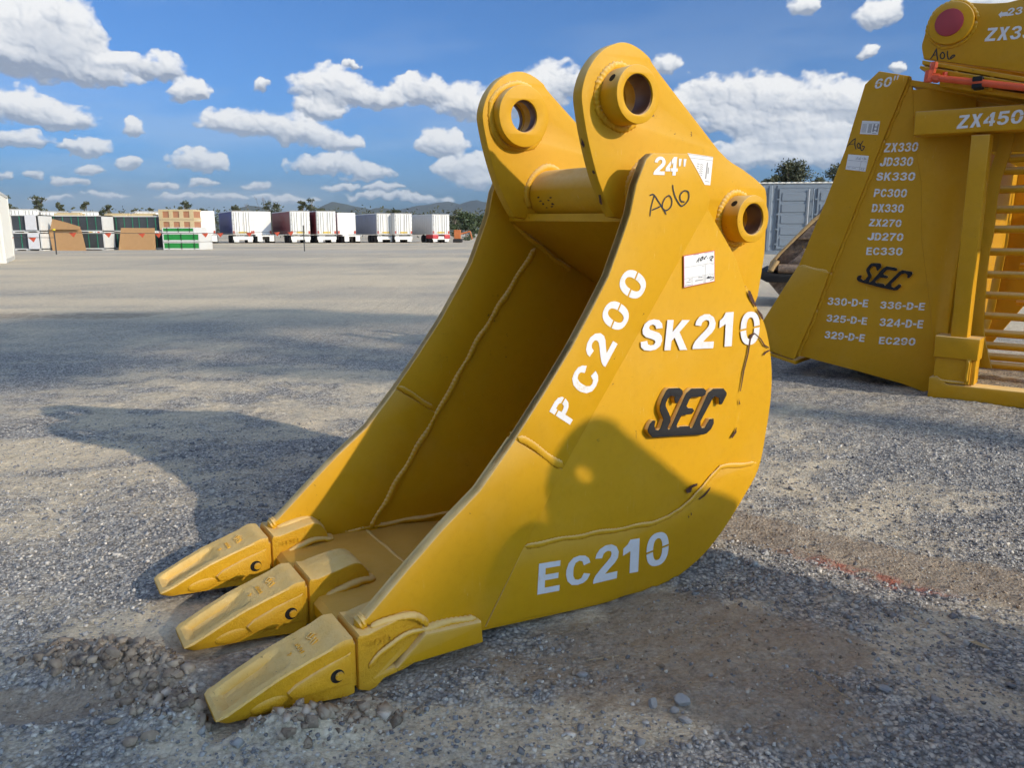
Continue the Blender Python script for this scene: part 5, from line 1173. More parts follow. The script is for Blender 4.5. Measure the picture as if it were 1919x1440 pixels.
plate('side_plate', [(-.42, .36), (-.38, .54), (-.28, .66), (-.12, .84), (.06, 1.04), (.16, 1.12), (.18, 1.11), (.09, 1.01), (-.09, .82), (-.245, .65), (-.34, .52), (-.34, .36)], -.10, -.02, M_WORN, ob_, bev=.012)
plate('cross_rib', [(-.10, .80), (.02, .94), (.06, .96), (1.0, .98), (1.0, .90), (.0, .80)], -.09, .0, M_OLD, ob_, bev=.02)
plate('cross_rib', [(-.02, .70), (.9, .72), (.9, .50), (-.20, .50)], -.12, .0, M_OLD, ob_, bev=.05)
plate('lip', [(-.52, .36), (-.50, .44), (-.30, .40), (1.1, .42), (1.1, .32), (-.40, .30)], -.16, 1.3, M_BLACK, ob_, bev=.015)
tube('cutting_tube', (-.28, -.12, .46), (1.0, -.12, .47), .055, M_OLD, ob_, 20)
plate('support_leg', [(-.42, .32), (.5, .32), (.40, .0), (-.16, .0), (-.26, .14)], .0, .9, M_OLD, ob_, bev=.03)
tube('tooth', (-.36, -.14, .44), (-.30, -.13, .56), .035, M_WORN, ob_, 12)
index_kids()

# ---------------------------------------------------------------- more buckets of the same row, standing just outside the picture on the right (their shadows fall into it)
TY = {'3': 0}
ax_ = Vector(R_['ax']); lt_ = Vector(R_['lat'])
for i, (da, dl, lab) in enumerate([(.554, -2.24, 'yellow digging bucket next in the row, just outside the right edge'),
                                   (1.15, -4.35, 'yellow digging bucket third in the row, well outside the right edge')]):
    c = copy_tree(bk); c.matrix_world = Matrix.Translation(ax_*da+Vector((lt_.x, lt_.y, 0))*dl) @ BM
    c['label'] = lab; c['group'] = 'yellow buckets of the yard row'
bk['group'] = 'yellow buckets of the yard row'
# ---------------------------------------------------------------- background of the yard
M_TW = simple('trailer_white', (.74, .74, .72), .45, .06, 3)
M_TR = simple('curtain_red', (.17, .02, .03), .5, .2, 2)
M_TB = simple('curtain_blue', (.03, .05, .22), .5, .2, 2)
M_TS = simple('silver_side', (.55, .56, .58), .35, .1, 2, metal=.3)
M_TG = simple('grey_blue_side', (.20, .23, .32), .5, .15, 2)
M_TY = simple('tyre', (.02, .02, .022), .8, .2)
M_TL = simple('tail_light_red', (.45, .06, .03), .4, .1)
M_PLT = simple('marker_plate_yellow', (.60, .42, .05), .5, .1)
M_RAIL = simple('trailer_rail', (.34, .34, .34), .5, .2)
M_FEN = simple('red_mudguard', (.50, .03, .04), .4, .1)
def trailer(x, y, lab, side, h=2.95, w=1.80, L=8.0, az=-28.6, kind='rear', fender=None):
    """x,y: middle of the rear face on the ground; +y of the trailer runs forwards"""
    t = thing('semi_trailer', lab, 'trailer', (x, y, 0), -math.radians(az), 'trailers parked along the far side of the yard')
    z0 = .78 if kind == 'rear' else .80
    box('body', (-w/2, .02, z0, w/2, L, h), M_TW, t, bev=.02)
    for s in (-1, 1):
        bm = bmesh.new(); n = 16
        for i in range(n):
            y0 = .25+(L-.4)*i/n; add_box(bm, s*(w/2+.004), y0, z0+.05, s*(w/2+.03), y0+(L-.4)/n*.93, h-.08)
        obj('side_curtain', bm_mesh('side_curtain', bm), side, t)
    if kind == 'rear':
        for k in range(2):
            a = -w/2+.04+k*(w/2-.02); d = box('door', (a, -.03, z0+.06, a+w/2-.06, .02, h-.08), M_TW, t, bev=.008)
            for q in (.12, .36, .62):
                tube('lock_rod', (a+q*w/2, -.06, z0+.1), (a+q*w/2, -.06, h-.12), .022, M_RAIL, d, 8)
            for zz in (.9, 1.3, 1.7, 2.1, 2.5): box('hinge', ((a if k == 0 else a+w/2-.14), -.05, zz, (a+.08 if k == 0 else a+w/2-.06), -.03, zz+.04), M_RAIL, d)
        box('marker_board', (-w*.22, -.05, z0+.12, w*.22, -.031, z0+.28), M_PLT, t)
        box('roof_rail', (-w/2, -.02, h-.06, w/2, .06, h+.01), M_RAIL, t)
    box('rear_bumper', (-w/2, -.02, .30, w/2, .10, .62), M_TW, t, bev=.02)
    for s in (-1, 1):
        box('tail_light', (s*w*.44-.08, -.05, z0+.08, s*w*.44+.08, -.031, z0+.34), M_TL, t)
        box('mud_flap', (s*w*.34-.22, .0, .10, s*w*.34+.22, .03, .5), M_TW, t)
    for a in range(3 if kind == 'rear' else 2):
        for s in (-1, 1):
            tube('wheel', (s*(w/2-.30), .75+a*.95, .36), (s*(w/2-.02), .75+a*.95, .36), .36, M_TY, t, 20)
    if kind == 'lead':                      # the nose trailer of a pair, its turntable bogie sticks out behind
        bm = bmesh.new(); add_box(bm, -w*.42, -1.7, .60, w*.42, .6, .72); obj('turntable_deck', bm_mesh('turntable_deck', bm), M_TW, t)
        for a in (-.35, -1.15):
            for s in (-1, 1): tube('wheel', (s*(w/2-.30), a, .34), (s*(w/2-.02), a, .34), .34, M_TY, t, 20)
        bm = bmesh.new()
        for s in (-1, 1): add_box(bm, s*w*.5-.02 if s > 0 else -w*.5, -1.62, .62, s*w*.5 if s > 0 else -w*.5+.5, .1, .80); add_box(bm, s*w*.30-.22, -1.72, .15, s*w*.30+.22, -1.64, .66)
        obj('mudguard', bm_mesh('mudguard', bm), M_TW, t)
    if fender is not None:
        for s in (-1, 1): box('mudguard', (s*w*.34-.30, -.10, .40, s*w*.34+.30, 1.6, .78), fender, t, bev=.05)
    return t
def gp(px, dist): return ((px-959.5)/1440*dist, dist*1.0)
for px, dist, lab, side, kw in [
    (465, 73, 'white trailer with dark blue curtain side, left of the red ones', M_TB, {}),
    (500, 75, 'plain white lead trailer right of the blue-sided one', M_TW, dict(kind='lead')),
    (571, 73, 'white-doored trailer with a wide dark red curtain side, left one of the two red trailers', M_TR, {}),
    (619, 73.5, 'white-doored trailer with narrow dark red side, right one of the two red trailers', M_TR, {}),
    (656, 76, 'plain white lead trailer right of the red trailers', M_TW, dict(kind='lead', h=2.85)),
    (728, 76, 'white-doored trailer with navy and grey side, left of a close pair', M_TG, dict(h=2.8)),
    (760, 76, 'white-doored trailer in the close pair, the one with the yellow round sign', M_TW, dict(h=2.8)),
    (829, 76, 'white-doored trailer with silver side and red mudguards, last on the right', M_TS, dict(h=2.72, fender=M_FEN)),
    (396, 73, 'plain white lead trailer just right of the timber crates', M_TW, dict(kind='lead')),
    (292, 62, 'white trailer behind the middle stack of dark glass crates', M_TW, dict(h=2.6)),
    (178, 60, 'white trailer behind the left wide stack of dark glass crates, near the stake', M_TW, dict(h=2.55)),
    (122, 60, 'white trailer whose roof shows above the leaning cardboard sheet', M_TW, dict(h=2.55)),
    (66, 58, 'tall white trailer behind the leftmost glass crates', M_TW, dict(h=2.65)),
    (240, 61, 'white trailer with cream beams above the dark crates', M_TW, dict(h=2.4))]:
    x, y = gp(px, dist); trailer(x, y, lab, side, **kw)
# ---- stacked crates
M_WRAP = simple('black_wrapped_panes', (.060, .066, .075), .35, .35, 3)
M_WF = simple('white_crate_frame', (.66, .66, .64), .6, .08)
M_GRS = simple('green_strap', (.03, .22, .13), .5, .1)
M_TIM = simple('pale_timber', (.60, .47, .27), .7, .15, 10)
M_CLAD = simple('brown_sheet', (.42, .20, .11), .7, .25, 5)
M_GRN = simple('green_pack', (.02, .26, .05), .5, .15)
M_CARD = simple('cardboard', (.44, .26, .12), .75, .12, 6)
def crate_unit(t, x0, x1, z0, z1, d, straps):
    c = obj('pane_pack', None, None, t) if False else box('pane_pack', (x0+.06, .06, z0+.06, x1-.06, d-.06, z1-.05), M_WRAP, t)
    bm = bmesh.new()
    for (a, b, e, f) in ((x0, z0, x1, z0+.06), (x0, z1-.05, x1, z1), (x0, z0, x0+.07, z1), (x1-.07, z0, x1, z1)):
        add_box(bm, a, 0, b+.001, e, d, f-.001)
    for xx in (x0, (x0+x1)/2-.1, x1-.2): add_box(bm, xx, .02, z0-.05, xx+.2, d-.02, z0+.002)
    obj('crate_frame', bm_mesh('crate_frame', bm), M_WF, t)
    for i in range(straps):
        xx = x0+(x1-x0)*(i+1)/(straps+1)+.03*((i*7) % 3-1); box('strap', (xx-.018, .035, z0+.05, xx+.018, .058, z1-.03), M_GRS, t)
def crate(x, y, w_, lab, zs, straps=7, d=1.1):
    t = thing('pane_crate', lab, 'crate', (x, y, 0), 0, 'crates of glass panes at the far left')
    crate_unit(t, 0, w_, zs[0], zs[1], d, straps)
    return t
for x, y, w_, nm, st in [(-25.85, 40.4, 1.55, 'at the left beside the white container', 2), (-24.75, 41.7, 3.02, 'behind the leaning folded cardboard', 6), (-22.15, 43.1, 2.95, 'behind the square cardboard sheet', 6)]:
    crate(x, y, w_, 'lower crate of dark wrapped panes '+nm, (.055, .92), st)
    crate(x, y, w_, 'upper crate of dark wrapped panes '+nm, (.975, 1.82), st)
wsheet = simple('white_wrap', (.70, .70, .72), .5, .1)
for i, (x, y, z0, z1, lab) in enumerate([(-24.75, 40.36, 1.05, 1.82, 'white wrapping on the upper left glass crate'), (-24.70, 40.36, .1, .9, 'white wrapping on the lower left glass crate')]):
    o = obj('wrapping', None) if False else None
    bm = bmesh.new(); add_box(bm, -.26, -.02, 0, .3, .02, z1-z0); o = obj('wrapping_sheet', bm_mesh('wrapping_sheet', bm), wsheet); o.location = (x, y-.02, z0); o['label'] = lab; o['category'] = 'wrapping'
def sheet(pts, y, lab, lean=.22):
    bm = bmesh.new(); th = .02
    f = [bm.verts.new((px_, y+lean*(pz/1.2), pz)) for px_, pz in pts]; fa = bm.faces.new(f)
    r = bmesh.ops.extrude_face_region(bm, geom=[fa]); bmesh.ops.translate(bm, verts=[v for v in r['geom'] if isinstance(v, bmesh.types.BMVert)], vec=(0, th, 0))
    bmesh.ops.recalc_face_normals(bm, faces=bm.faces); o = obj('cardboard_sheet', bm_mesh('cardboard_sheet', bm), M_CARD); o['label'] = lab; o['category'] = 'cardboard'; return o
def q8(u, v, y):      # design sizes
    return ((u/4-959.5)/1440*y, .868-(330+v/4-438)/1440*y)
yy = 40.9
sheet([q8(445, 555, yy), q8(693, 556, yy), q8(660, 400, yy), q8(420, 400, yy)], yy, 'folded brown cardboard standing against the left wide crate', .15)
sheet([q8(440, 402, yy-.1), q8(660, 402, yy-.1), q8(663, 382, yy-.1), q8(560, 350, yy-.1), q8(462, 325, yy-.1)], yy-.1, 'brown cardboard flap leaning above the folded sheet', .05)
yy = 42.2
sheet([q8(932, 550, yy), q8(1207, 550, yy), q8(1203, 392, yy), q8(955, 390, yy)], yy, 'square brown cardboard sheet standing against the middle crate', .15)
# timber crates and green packs
yy = 42.4
def pk(u0, u1, v0, v1, y): a = q8(u0, v1, y); b = q8(u1, v0, y); return a[0], b[0], max(a[1], 0), b[1]
x0, x1, z0, z1 = pk(1250, 1505, 255, 405, 43.0)
for r in range(2):
    t = thing('timber_crate', ('upper' if r else 'lower')+' pale timber crate of brown sheets on the green packs', 'crate', (0, 43.0, 0), 0, 'timber crates at the far left')
    za = z0+(z1-z0)/2*r; zb = za+(z1-z0)/2-.02
    box('sheet_pack', (x0+.02, .04, za+.06, x1-.02, 1.0, zb-.04), M_CLAD, t)
    bm = bmesh.new()
    add_box(bm, x0, 0, za, x1, 1.05, za+.10); add_box(bm, x0, 0, zb-.10, x1, 1.05, zb)
    for k in range(4): xx = x0+(x1-x0-.22)*k/3; add_box(bm, xx, -.006, za+.101, xx+.22, .03, zb-.101)
    obj('crate_frame', bm_mesh('crate_frame', bm), M_TIM, t)
x0, x1, z0, z1 = pk(1265, 1535, 445, 553, 42.2)
for r, (za, zb, lab) in enumerate([(0.04, .40, 'bottom green pack on white battens'), (.48, .86, 'middle green pack on white battens'), (.94, 1.18, 'top green pack, under the timber crates')]):
    t = thing('green_pack', lab, 'pack', (0, 42.2, 0), 0, 'green packs at the far left')
    xb = x1 if r < 2 else x1-.25
    box('pack_body', (x0+.05, .02, za+.05, xb-.05, 1.75, zb-.03), M_GRN, t)
    bm = bmesh.new(); add_box(bm, x0, 0, za-.03, xb, 1.8, za+.05); add_box(bm, x0, 0, za+.052, x0+.05, 1.8, zb); add_box(bm, xb-.05, 0, za+.052, xb, 1.8, zb); add_box(bm, x0+.051, 0, zb-.029, xb-.051, 1.8, zb+.02)
    obj('batten_frame', bm_mesh('batten_frame', bm), M_WF, t)
    for k in range(3): xx = x0+(xb-x0)*(.15+.35*k); box('strap', (xx, -.02, za, xx+.025, -.002, zb), M_TY, t)
# cream beams lying on the crates
for (u0, u1, v0, v1, lab) in [(480, 655, 278, 298, 'yellowish beams lying on the left wide glass crate'), (1035, 1200, 272, 300, 'yellowish beams lying on the right end of the middle glass crate'), (850, 1010, 272, 300, 'white beams lying on the left end of the middle glass crate')]:
    yq = 43.2 if u0 > 800 else 41.9; x0, x1, z0, z1 = pk(u0, u1, v0, v1, yq); t = thing('timber_beams', lab, 'beams', (0, yq, 0))
    for k in range(3): box('beam', (x0, .05+k*.3, 1.822, x1, .2+k*.3, 1.93+.05*(k % 2)), M_TIM, t)
# stakes with bunting rope
M_STK = simple('dark_stake', (.05, .05, .05), .6, .2); M_ORG = simple('orange_flag', (.62, .10, .05), .6, .1); M_YC2 = simple('yellow_cap', (.65, .50, .02), .5, .1)
sts = [(-33.0, 30.6, 1.15, 'dark stake at the far left edge carrying the bunting rope'), (-19.35, 33.1, 1.0, 'dark stake with yellow cap in front of the cardboard sheets'), (-10.43, 39.2, 1.28, 'thin dark stake in front of the red trailers')]
for x, y, h_, lab in sts:
    t = thing('stake', lab, 'stake', (x, y, 0), 0, 'stakes of the rope fence'); tube('stake_rod', (0, 0, -.1), (0, 0, h_), .028, M_STK, t, 8)
    if 'yellow' in lab: tube('cap', (0, 0, h_), (0, 0, h_+.07), .06, M_YC2, t, 10)
t = thing('bunting_rope', 'thin rope with orange flags strung between the far stakes', 'rope', (0, 0, 0)); bm = bmesh.new()
for (a, b) in zip(sts, sts[1:]):
    pts = []
    for i in range(17): u = i/16; pts.append(Vector((a[0]+(b[0]-a[0])*u, a[1]+(b[1]-a[1])*u, (a[2]-.08)*(1-u)+(b[2]-.30)*u-.25*u*(1-u))))
    for p, q in zip(pts, pts[1:]): add_tube(bm, p, q, .012, 5)
    for i in (1, 3, 5, 6, 9, 10, 12, 14, 15):
        p = pts[i]; f = bmesh.new(); vv = [f.verts.new(v) for v in ((p.x-.16, p.y, p.z), (p.x+.16, p.y, p.z), (p.x+.02, p.y+.02, p.z-.20))]; f.faces.new(vv)
        vb = [f.verts.new((v.co.x, v.co.y+.012, v.co.z)) for v in vv]; f.faces.new(vb[::-1]); obj('flag', bm_mesh('flag', f), M_ORG, t)
obj('rope', bm_mesh('rope', bm), M_STK, t)
# ---- shipping containers
def corr_wall(bm, x0, x1, z0, z1, y, n, dep, axis='x', sgn=1):
    """corrugated wall: trapezoid ribs"""
    pts = []
    for i in range(n):
        a = x0+(x1-x0)*i/n; p = (x1-x0)/n
        pts += [(a, 0), (a+p*.30, 0), (a+p*.5, dep), (a+p*.80, dep)]
    pts.append((x1, 0)); vs = []
    for (u, d_) in pts:
        for z in (z0, z1):
            vs.append(bm.verts.new((u, y+sgn*d_, z) if axis == 'x' else (y+sgn*d_, u, z)))
    for i in range(len(pts)-1): bm.faces.new((vs[2*i], vs[2*i+2], vs[2*i+3], vs[2*i+1]))
def container(name, lab, loc, rz, L, Wd, H, col, doors=False, n=24):
    t = thing(name, lab, 'container', loc, rz); p = .09
    for y, s in ((0, 1), (Wd, -1)):
        bm = bmesh.new(); corr_wall(bm, p, L-p, .12, H-.08, y+s*.02, n, .035, 'x', s); obj('corrugated_wall', bm_mesh('corrugated_wall', bm), col, t)
    for x, s in ((0, 1), (L, -1)):
        bm = bmesh.new(); corr_wall(bm, p, Wd-p, .12, H-.08, x+s*.02, 9, .035, 'y', s); obj('corrugated_wall', bm_mesh('corrugated_wall', bm), col, t)
    for x in (0, L-p):
        for y in (0, Wd-p): box('corner_post', (x, y, 0, x+p, y+p, H), col, t, bev=.008)
    bm = bmesh.new()
    for (z, hh) in ((.0, .12), (H-.08, .08)):
        for y in (0.004, Wd-.07): add_box(bm, p+.001, y, z+.003, L-p-.001, y+.066, z+hh-.003)
        for x in (0.004, L-.07): add_box(bm, x, p+.001, z+.003, x+.066, Wd-p-.001, z+hh-.003)
    add_box(bm, .05, .05, H-.06, L-.05, Wd-.05, H-.03)
    obj('frame_rail', bm_mesh('frame_rail', bm), col, t)
    return t
M_CW = simple('container_white', (.70, .69, .64), .5, .06, 2); M_CG = simple('container_grey', (.18, .22, .27), .5, .08, 2)
ang = math.atan2(26.87-23.01, -17.05+14.85)
container('shipping_container', 'white corrugated shipping container at the left edge', (-14.95, 23.0, 0), ang, 4.45, 1.9, 2.12, M_CW, n=18)
# grey container with side doors at the right
GL_ = thing('shipping_container', 'grey container with side doors behind the worn bucket', 'container', (9.6, 33.6, 0), math.radians(-8)); H = 2.95
GW = M_CG
bm = bmesh.new(); corr_wall(bm, -.0, 1.62, .15, H-.1, .02, 5, .06); obj('corrugated_wall', bm_mesh('corrugated_wall', bm), GW, GL_)
for i, (a, b) in enumerate(((1.70, 2.95), (3.25, 4.50), (4.80, 6.0), (6.3, 7.5))):
    d = box('side_door', (a, 0, .22, b, .05, H-.22), GW, GL_, bev=.01)
    for k in range(5):
        zz = .35+k*.47; box('door_panel', (a+.12, -.028, zz, b-.15, -.002, zz+.33), GW, d, bev=.012)
    for xx in (b-.06, b+.12): tube('lock_rod', (xx, -.06, .25), (xx, -.06, H-.25), .028, simple('rod', (.45, .48, .52), .4) if i == 0 and xx == b-.06 else GW, d, 8)
    for k in range(4): box('hinge', (a-.10, -.03, .4+k*.62, a+.02, -.002, .46+k*.62), GW, d)
bm = bmesh.new(); add_box(bm, -.2, .06, .0, 12, 2.4, .2); add_box(bm, -.2, .055, H-.2, 12, 2.4, H-.02); add_box(bm, 1.6, .065, .201, 12, .12, H-.201); add_box(bm, -.2, 2.0, .201, 12, 2.3, H-.201)
obj('frame_rail', bm_mesh('frame_rail', bm), GW, GL_)
bm = bmesh.new(); corr_wall(bm, -.25, 12.1, H-.02, H+.05, 0.02, 50, .05); add_box(bm, -.25, .0, H+.0, 12.1, 2.45, H+.02); obj('roof_edge', bm_mesh('roof_edge', bm), M_CW, GL_)
# ---- orange machine far behind
om = thing('tracked_machine', 'small orange machine parked beyond the last trailer', 'machine', (-5.9, 78, 0)); M_O2 = simple('machine_orange', (.50, .16, .05), .5, .2)
box('track', (0, 0, 0, .9, .35, .35), M_TY, om, bev=.1); box('track', (0, 1.0, 0, .9, 1.35, .35), M_TY, om, bev=.1)
box('cab', (.1, .2, .36, .75, 1.1, 1.25), M_O2, om, bev=.05); tube('boom', (.6, .6, .8), (1.7, .6, 1.1), .08, M_O2, om); tube('dipper', (1.7, .6, 1.1), (1.9, .6, .3), .07, M_O2, om)
# ---------------------------------------------------------------- trees
def leafmat(c0, c1):
    def b(n, bs, t):
        pos = n.n('ShaderNodeNewGeometry').outputs['Position']; r = n.n('ShaderNodeNewGeometry').outputs['Random Per Island']
        f = n.m('ADD', n.m('MULTIPLY', r, .6), n.m('MULTIPLY', n.noise(pos, 1.5, 3, .6), .5))
        t.links.new(n.mix(f, c0, c1), bs.inputs['Base Color']); bs.inputs['Roughness'].default_value = .6
    return b
M_LF = material('gum_leaves', leafmat((.040, .050, .026), (.115, .125, .065)))
M_LF2 = material('bright_leaves', leafmat((.035, .060, .025), (.10, .135, .06)))
M_BK = simple('bark', (.20, .16, .13), .85, .3, 10)
def crown_mesh(name, cl, leaf, per, seed):
    rg = np.random.default_rng(seed); allv = []
    for (cx, cy, cz, rx, ry, rz_) in cl:
        n = per; d = rg.normal(size=(n, 3)); d /= np.linalg.norm(d, axis=1)[:, None]; r = rg.random(n)**.45
        p = d*r[:, None]*np.array([rx, ry, rz_])*(1+.25*rg.normal(size=(n, 1)))+np.array([cx, cy, cz])
        a = rg.normal(size=(n, 3)); a /= np.linalg.norm(a, axis=1)[:, None]; b = np.cross(a, rg.normal(size=(n, 3))); b /= np.linalg.norm(b, axis=1)[:, None]
        s = leaf*rg.uniform(.6, 1.4, n)[:, None]
        q = np.stack([p-a*s, p+b*s*.5, p+a*s, p-b*s*.5], 1); allv.append(q.reshape(-1, 3))
    V = np.concatenate(allv); n = len(V)//4
    me = bpy.data.meshes.new(name); me.vertices.add(len(V)); me.vertices.foreach_set('co', V.ravel()); me.loops.add(n*4); me.loops.foreach_set('vertex_index', np.arange(n*4, dtype=np.int32))
    me.polygons.add(n); me.polygons.foreach_set('loop_start', np.arange(0, n*4, 4, dtype=np.int32)); me.update(); return me
def tree(x, y, h_, w_, lab, seed, leaf=.16, mat=None, base=.25, ncl=14, per=120, trunk=True):
    rn = random.Random(seed); t = thing('tree', lab, 'tree', (x, y, 0), 0, 'trees beyond the yard')
    cl = []; bm = bmesh.new(); add_tube(bm, (0, 0, -.3), (0, 0, h_*.55), h_*.03, 8, h_*.018)
    for i in range(ncl):
        a = rn.random()*6.28; zz = h_*(base+(1-base)*rn.random()**.75)*.93; k = math.sin(math.pi*min(1, max(.05, (zz/h_-base)/(1-base)*.75+.2)))
        r = w_*.42*rn.random()**.6*k; c = (r*math.cos(a), r*math.sin(a)*.8, zz); s = w_*rn.uniform(.13, .22)
        cl.append((*c, s, s, s*.62)); add_tube(bm, (0, 0, h_*.3+zz*.2), c, h_*.012, 5, h_*.004)
    obj('trunk', bm_mesh('trunk', bm), M_BK, t)
    obj('crown', crown_mesh('crown', cl, leaf, per, seed), mat or M_LF, t)
DT = 125
def tp(u, ytop, wpx, ybot=440, dist=DT): return ((u-959.5)/1440*dist, dist, .868+(438-ytop)/1440*dist, wpx/1440*dist)
for i, (u, yt, wp, lab) in enumerate([
    (39, 366, 32, 'round dark gum tree nearest the left container'), (94, 363, 36, 'tall gum tree above the gap between glass crates'), (133, 377, 16, 'small gum tree second right of the tall one'),
    (180, 378, 25, 'dome-shaped dark tree above the left wide crates'), (221, 381, 22, 'slim pointed gum tree above the middle crates'), (205, 396, 18, 'low dark tree between the two wide crates'),
    (361, 377, 34, 'flat-topped gum tree above the timber crates'), (396, 389, 24, 'low tree over the lead trailer beside the timber crates'), (450, 386, 34, 'low dark tree above the blue-sided trailer'),
    (520, 378, 50, 'olive bushy tree behind the red-sided trailers'), (598, 367, 40, 'open-crowned gum tree above the red trailers'), (575, 376, 26, 'thin gum tree left of the open-crowned one'),
    (742, 387, 34, 'low spreading tree above the close trailer pair'), (855, 392, 30, 'tree beside the last trailer on the right'), (300, 389, 22, 'low tree over the right end of the middle crates'), (270, 391, 24, 'low bushy tree left of the timber crates')]):
    x, y, h_, w_ = tp(u, yt, wp); tree(x, y, h_, w_, lab, 100+i, leaf=.15, per=110, base=.35 if i not in (9, 13) else .1)
for i, (u, yt, wp, lab, dd) in enumerate([(875, 398, 50, 'bright green bushy tree right of the last trailer', 100), (905, 404, 34, 'low green bush beside the bucket edge in the distance', 104)]):
    x, y, h_, w_ = tp(u, yt, wp, 440, dd); tree(x, y, h_, w_, lab, 300+i, leaf=.13, mat=M_LF2, base=.05, ncl=22, per=150)
rn = random.Random(31); t = thing('tree', 'unseen gum tree added behind the viewer, its crown shaped for dappled shade', 'tree', (18.95, -13.4, 0), math.atan2(.817, .577), 'trees beyond the yard'); cl = []  # added out of view; leaf clusters shaped to shade teeth and lower plate
bm = bmesh.new(); add_tube(bm, (0, 0, -.3), (0, 0, 9.0), .26, 8, .14)
for i in range(72):
    u = rn.uniform(-2.5, 1.75); zt_ = 11.0-.12*rn.random(); z = zt_-2.6*rn.random()**1.3
    cl.append((u, rn.uniform(-.5, .5), z, .36, .36, .22))
    if i % 3 == 0: add_tube(bm, (u*.15, 0, 7.2+rn.random()), (u, 0, z), .06, 5, .02)
obj('trunk', bm_mesh('trunk', bm), M_BK, t); obj('crown', crown_mesh('crown', cl, .085, 120, 31), M_LF, t)
rn = random.Random(33); t = thing('tree', 'taller unseen gum tree added right of the first, crown shaped for a shadow band', 'tree', (18.95+.577*3.9, -13.4+.817*3.9, 0), math.atan2(.817, .577), 'trees beyond the yard'); cl = []  # added out of view; crown shaped to throw the shadow band across the yard
bm = bmesh.new(); add_tube(bm, (0, 0, -.3), (0, 0, 12.4), .32, 8, .14)
for i in range(74):
    u = rn.uniform(-2.1, 2.1); z = 14.1-.2*abs(u)-1.15*rn.random()
    cl.append((u, rn.uniform(-.5, .5), z, .38, .38, .24))
    if i % 3 == 0: add_tube(bm, (u*.15, 0, 11+rn.random()), (u, 0, z), .06, 5, .02)
obj('trunk', bm_mesh('trunk', bm), M_BK, t); obj('crown', crown_mesh('crown', cl, .085, 120, 33), M_LF, t)
# bare tree
t = thing('bare_tree', 'leafless tree with forked branches above the blue and red trailers', 'tree', ((500-959.5)/1440*DT, DT, 0)); rn = random.Random(4); bm = bmesh.new()
def grow(p, d, l, r, k):
    q = p+d*l; add_tube(bm, p, q, r, 5, r*.65)
    if k:
        for _ in range(2 if k > 1 else 3): grow(q, (d+Vector((rn.uniform(-.7, .7), rn.uniform(-.4, .4), rn.uniform(-.1, .5)))).normalized(), l*rn.uniform(.6, .8), r*.62, k-1)
for s in (-1, 1): grow(Vector((s*.2, 0, 0)), Vector((s*.18, 0, 1)).normalized(), 2.3, .06, 4)
obj('trunk', bm_mesh('trunk', bm), M_BK, t)
for i, (u, yt, wp, lab) in enumerate([(1468, 306, 62, 'gum tree rising behind the grey container, left one'), (1552, 303, 60, 'gum tree rising behind the grey container, right one'), (1435, 326, 36, 'lower gum tree behind the container, at the bucket ear'), (1515, 332, 30, 'low foliage between the two gum trees behind the container')]):
    dd = 60; x = (u-959.5)/1440*dd; h_ = .868+(438-yt)/1440*dd; tree(x, dd, h_, wp/1440*dd*1.35, lab, 400+i, leaf=.10, per=190, ncl=30, base=.35)
# far wood that reads as one mass
rn = random.Random(9); cl = []
for i in range(330):
    u = -400+i*7.6+rn.uniform(-3, 3); dist = rn.uniform(150, 190); hh = .868+(438-rn.uniform(392, 402))/1440*dist
    if 1000 < u < 1300: hh *= .9
    cl.append(((u-959.5)/1440*dist, dist, hh*.55, 1.2, 1.2, hh*.45))
o = obj('distant_wood', crown_mesh('distant_wood', cl, .32, 90, 77), M_LF); o['kind'] = 'stuff'
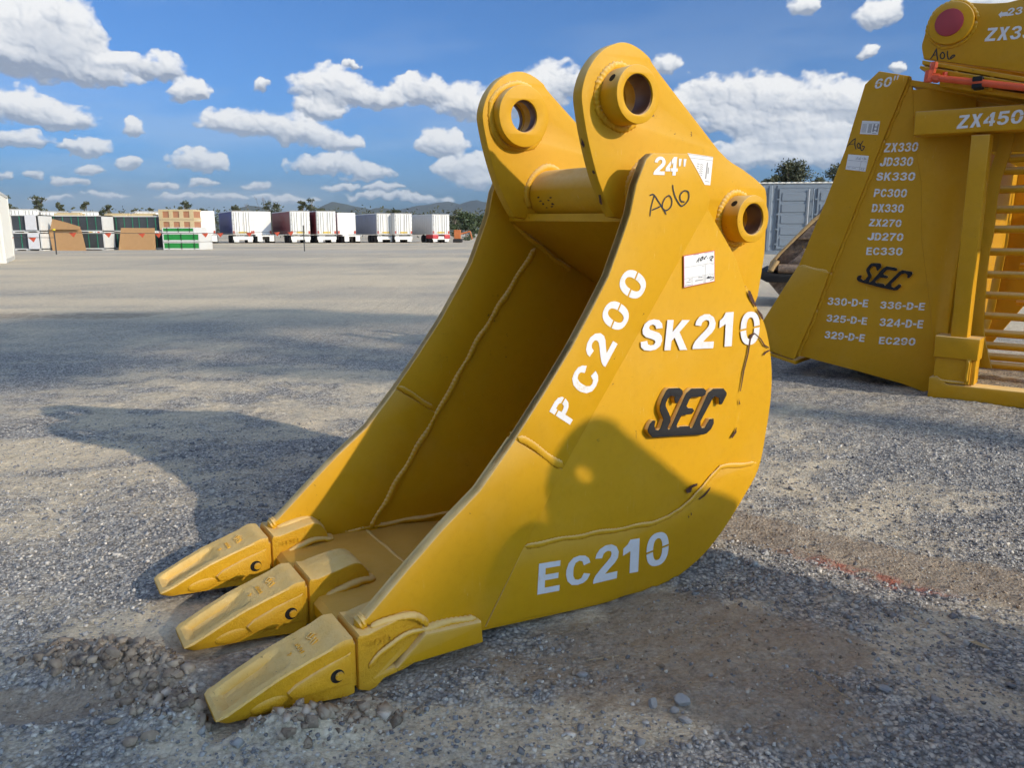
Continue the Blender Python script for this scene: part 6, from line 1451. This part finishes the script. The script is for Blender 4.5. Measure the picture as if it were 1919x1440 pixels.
# hills
def hill(prof, dist, thick, name, mat, seed):
    pts = []; rn = random.Random(seed)
    P = [((u-959.5)/1440*dist, .868+(438-v)/1440*dist) for u, v in prof]
    xs = np.linspace(P[0][0], P[-1][0], 160); zs = np.interp(xs, [p[0] for p in P], [p[1] for p in P])
    zs = zs+(fbm(xs/dist*90, xs*0, 4, seed)-.5)*dist*.004*np.minimum(1, zs/20)
    vs = []; fs = []; K = 10
    for i, (x, z) in enumerate(zip(xs, zs)):
        for k in range(K):
            t = k/(K-1)*2-1; zz = z*max(0, 1-abs(t)**1.6)+(fbm(np.array([x/dist*60.]), np.array([k*.7]), 3, seed+5)[0]-.5)*z*.18*(1 if 0 < k < K-1 else 0)*(0 if abs(t) < .15 else 1)
            vs.append((x, dist+t*thick, zz if 0 < k < K-1 else -5))
    for i in range(len(xs)-1):
        for k in range(K-1): fs.append((i*K+k, i*K+k+1, (i+1)*K+k+1, (i+1)*K+k))
    me = fixn(mesh(name, vs, fs, True)); o = obj(name, me, mat); o['kind'] = 'structure'
def hm(n, bs, t):
    pos = n.n('ShaderNodeNewGeometry').outputs['Position']; t.links.new(n.mix(n.noise(pos, .02, 8, .7), (.045, .065, .06), (.10, .12, .10)), bs.inputs['Base Color']); bs.inputs['Roughness'].default_value = .9
M_H = material('forested_hill', hm)
hill([(520, 440), (600, 405), (625, 385), (640, 381), (655, 382), (675, 389), (700, 393), (735, 392), (760, 397), (900, 420)], 3600, 700, 'hills', M_H, 3)
hill([(420, 440), (470, 392), (490, 387), (520, 396), (600, 420)], 3400, 500, 'hills', M_H, 6)
hill([(660, 440), (720, 405), (760, 394), (800, 387), (845, 380), (870, 384), (895, 378), (912, 380), (960, 386), (1060, 380), (1150, 392), (1300, 384), (1450, 392), (1650, 388), (1900, 395), (2300, 440)], 5200, 1100, 'hills', M_H, 8)
# ---- air
hzb = bmesh.new(); add_box(hzb, -7000, -60, -1.5, 7000, 7500, 420)
hzo = bpy.data.objects.new('haze', bm_mesh('haze', hzb)); COL.objects.link(hzo); hzo['kind'] = 'stuff'
hm_ = bpy.data.materials.new('air'); hm_.use_nodes = True; ht = hm_.node_tree; ht.nodes.clear(); HN = NT(ht)
pv = HN.n('ShaderNodeVolumePrincipled', {'Color': (.72, .82, .95, 1), 'Density': .00008, 'Anisotropy': .2}); HN.n('ShaderNodeOutputMaterial', {'Volume': pv.outputs[0]})
hzo.data.materials.append(hm_)
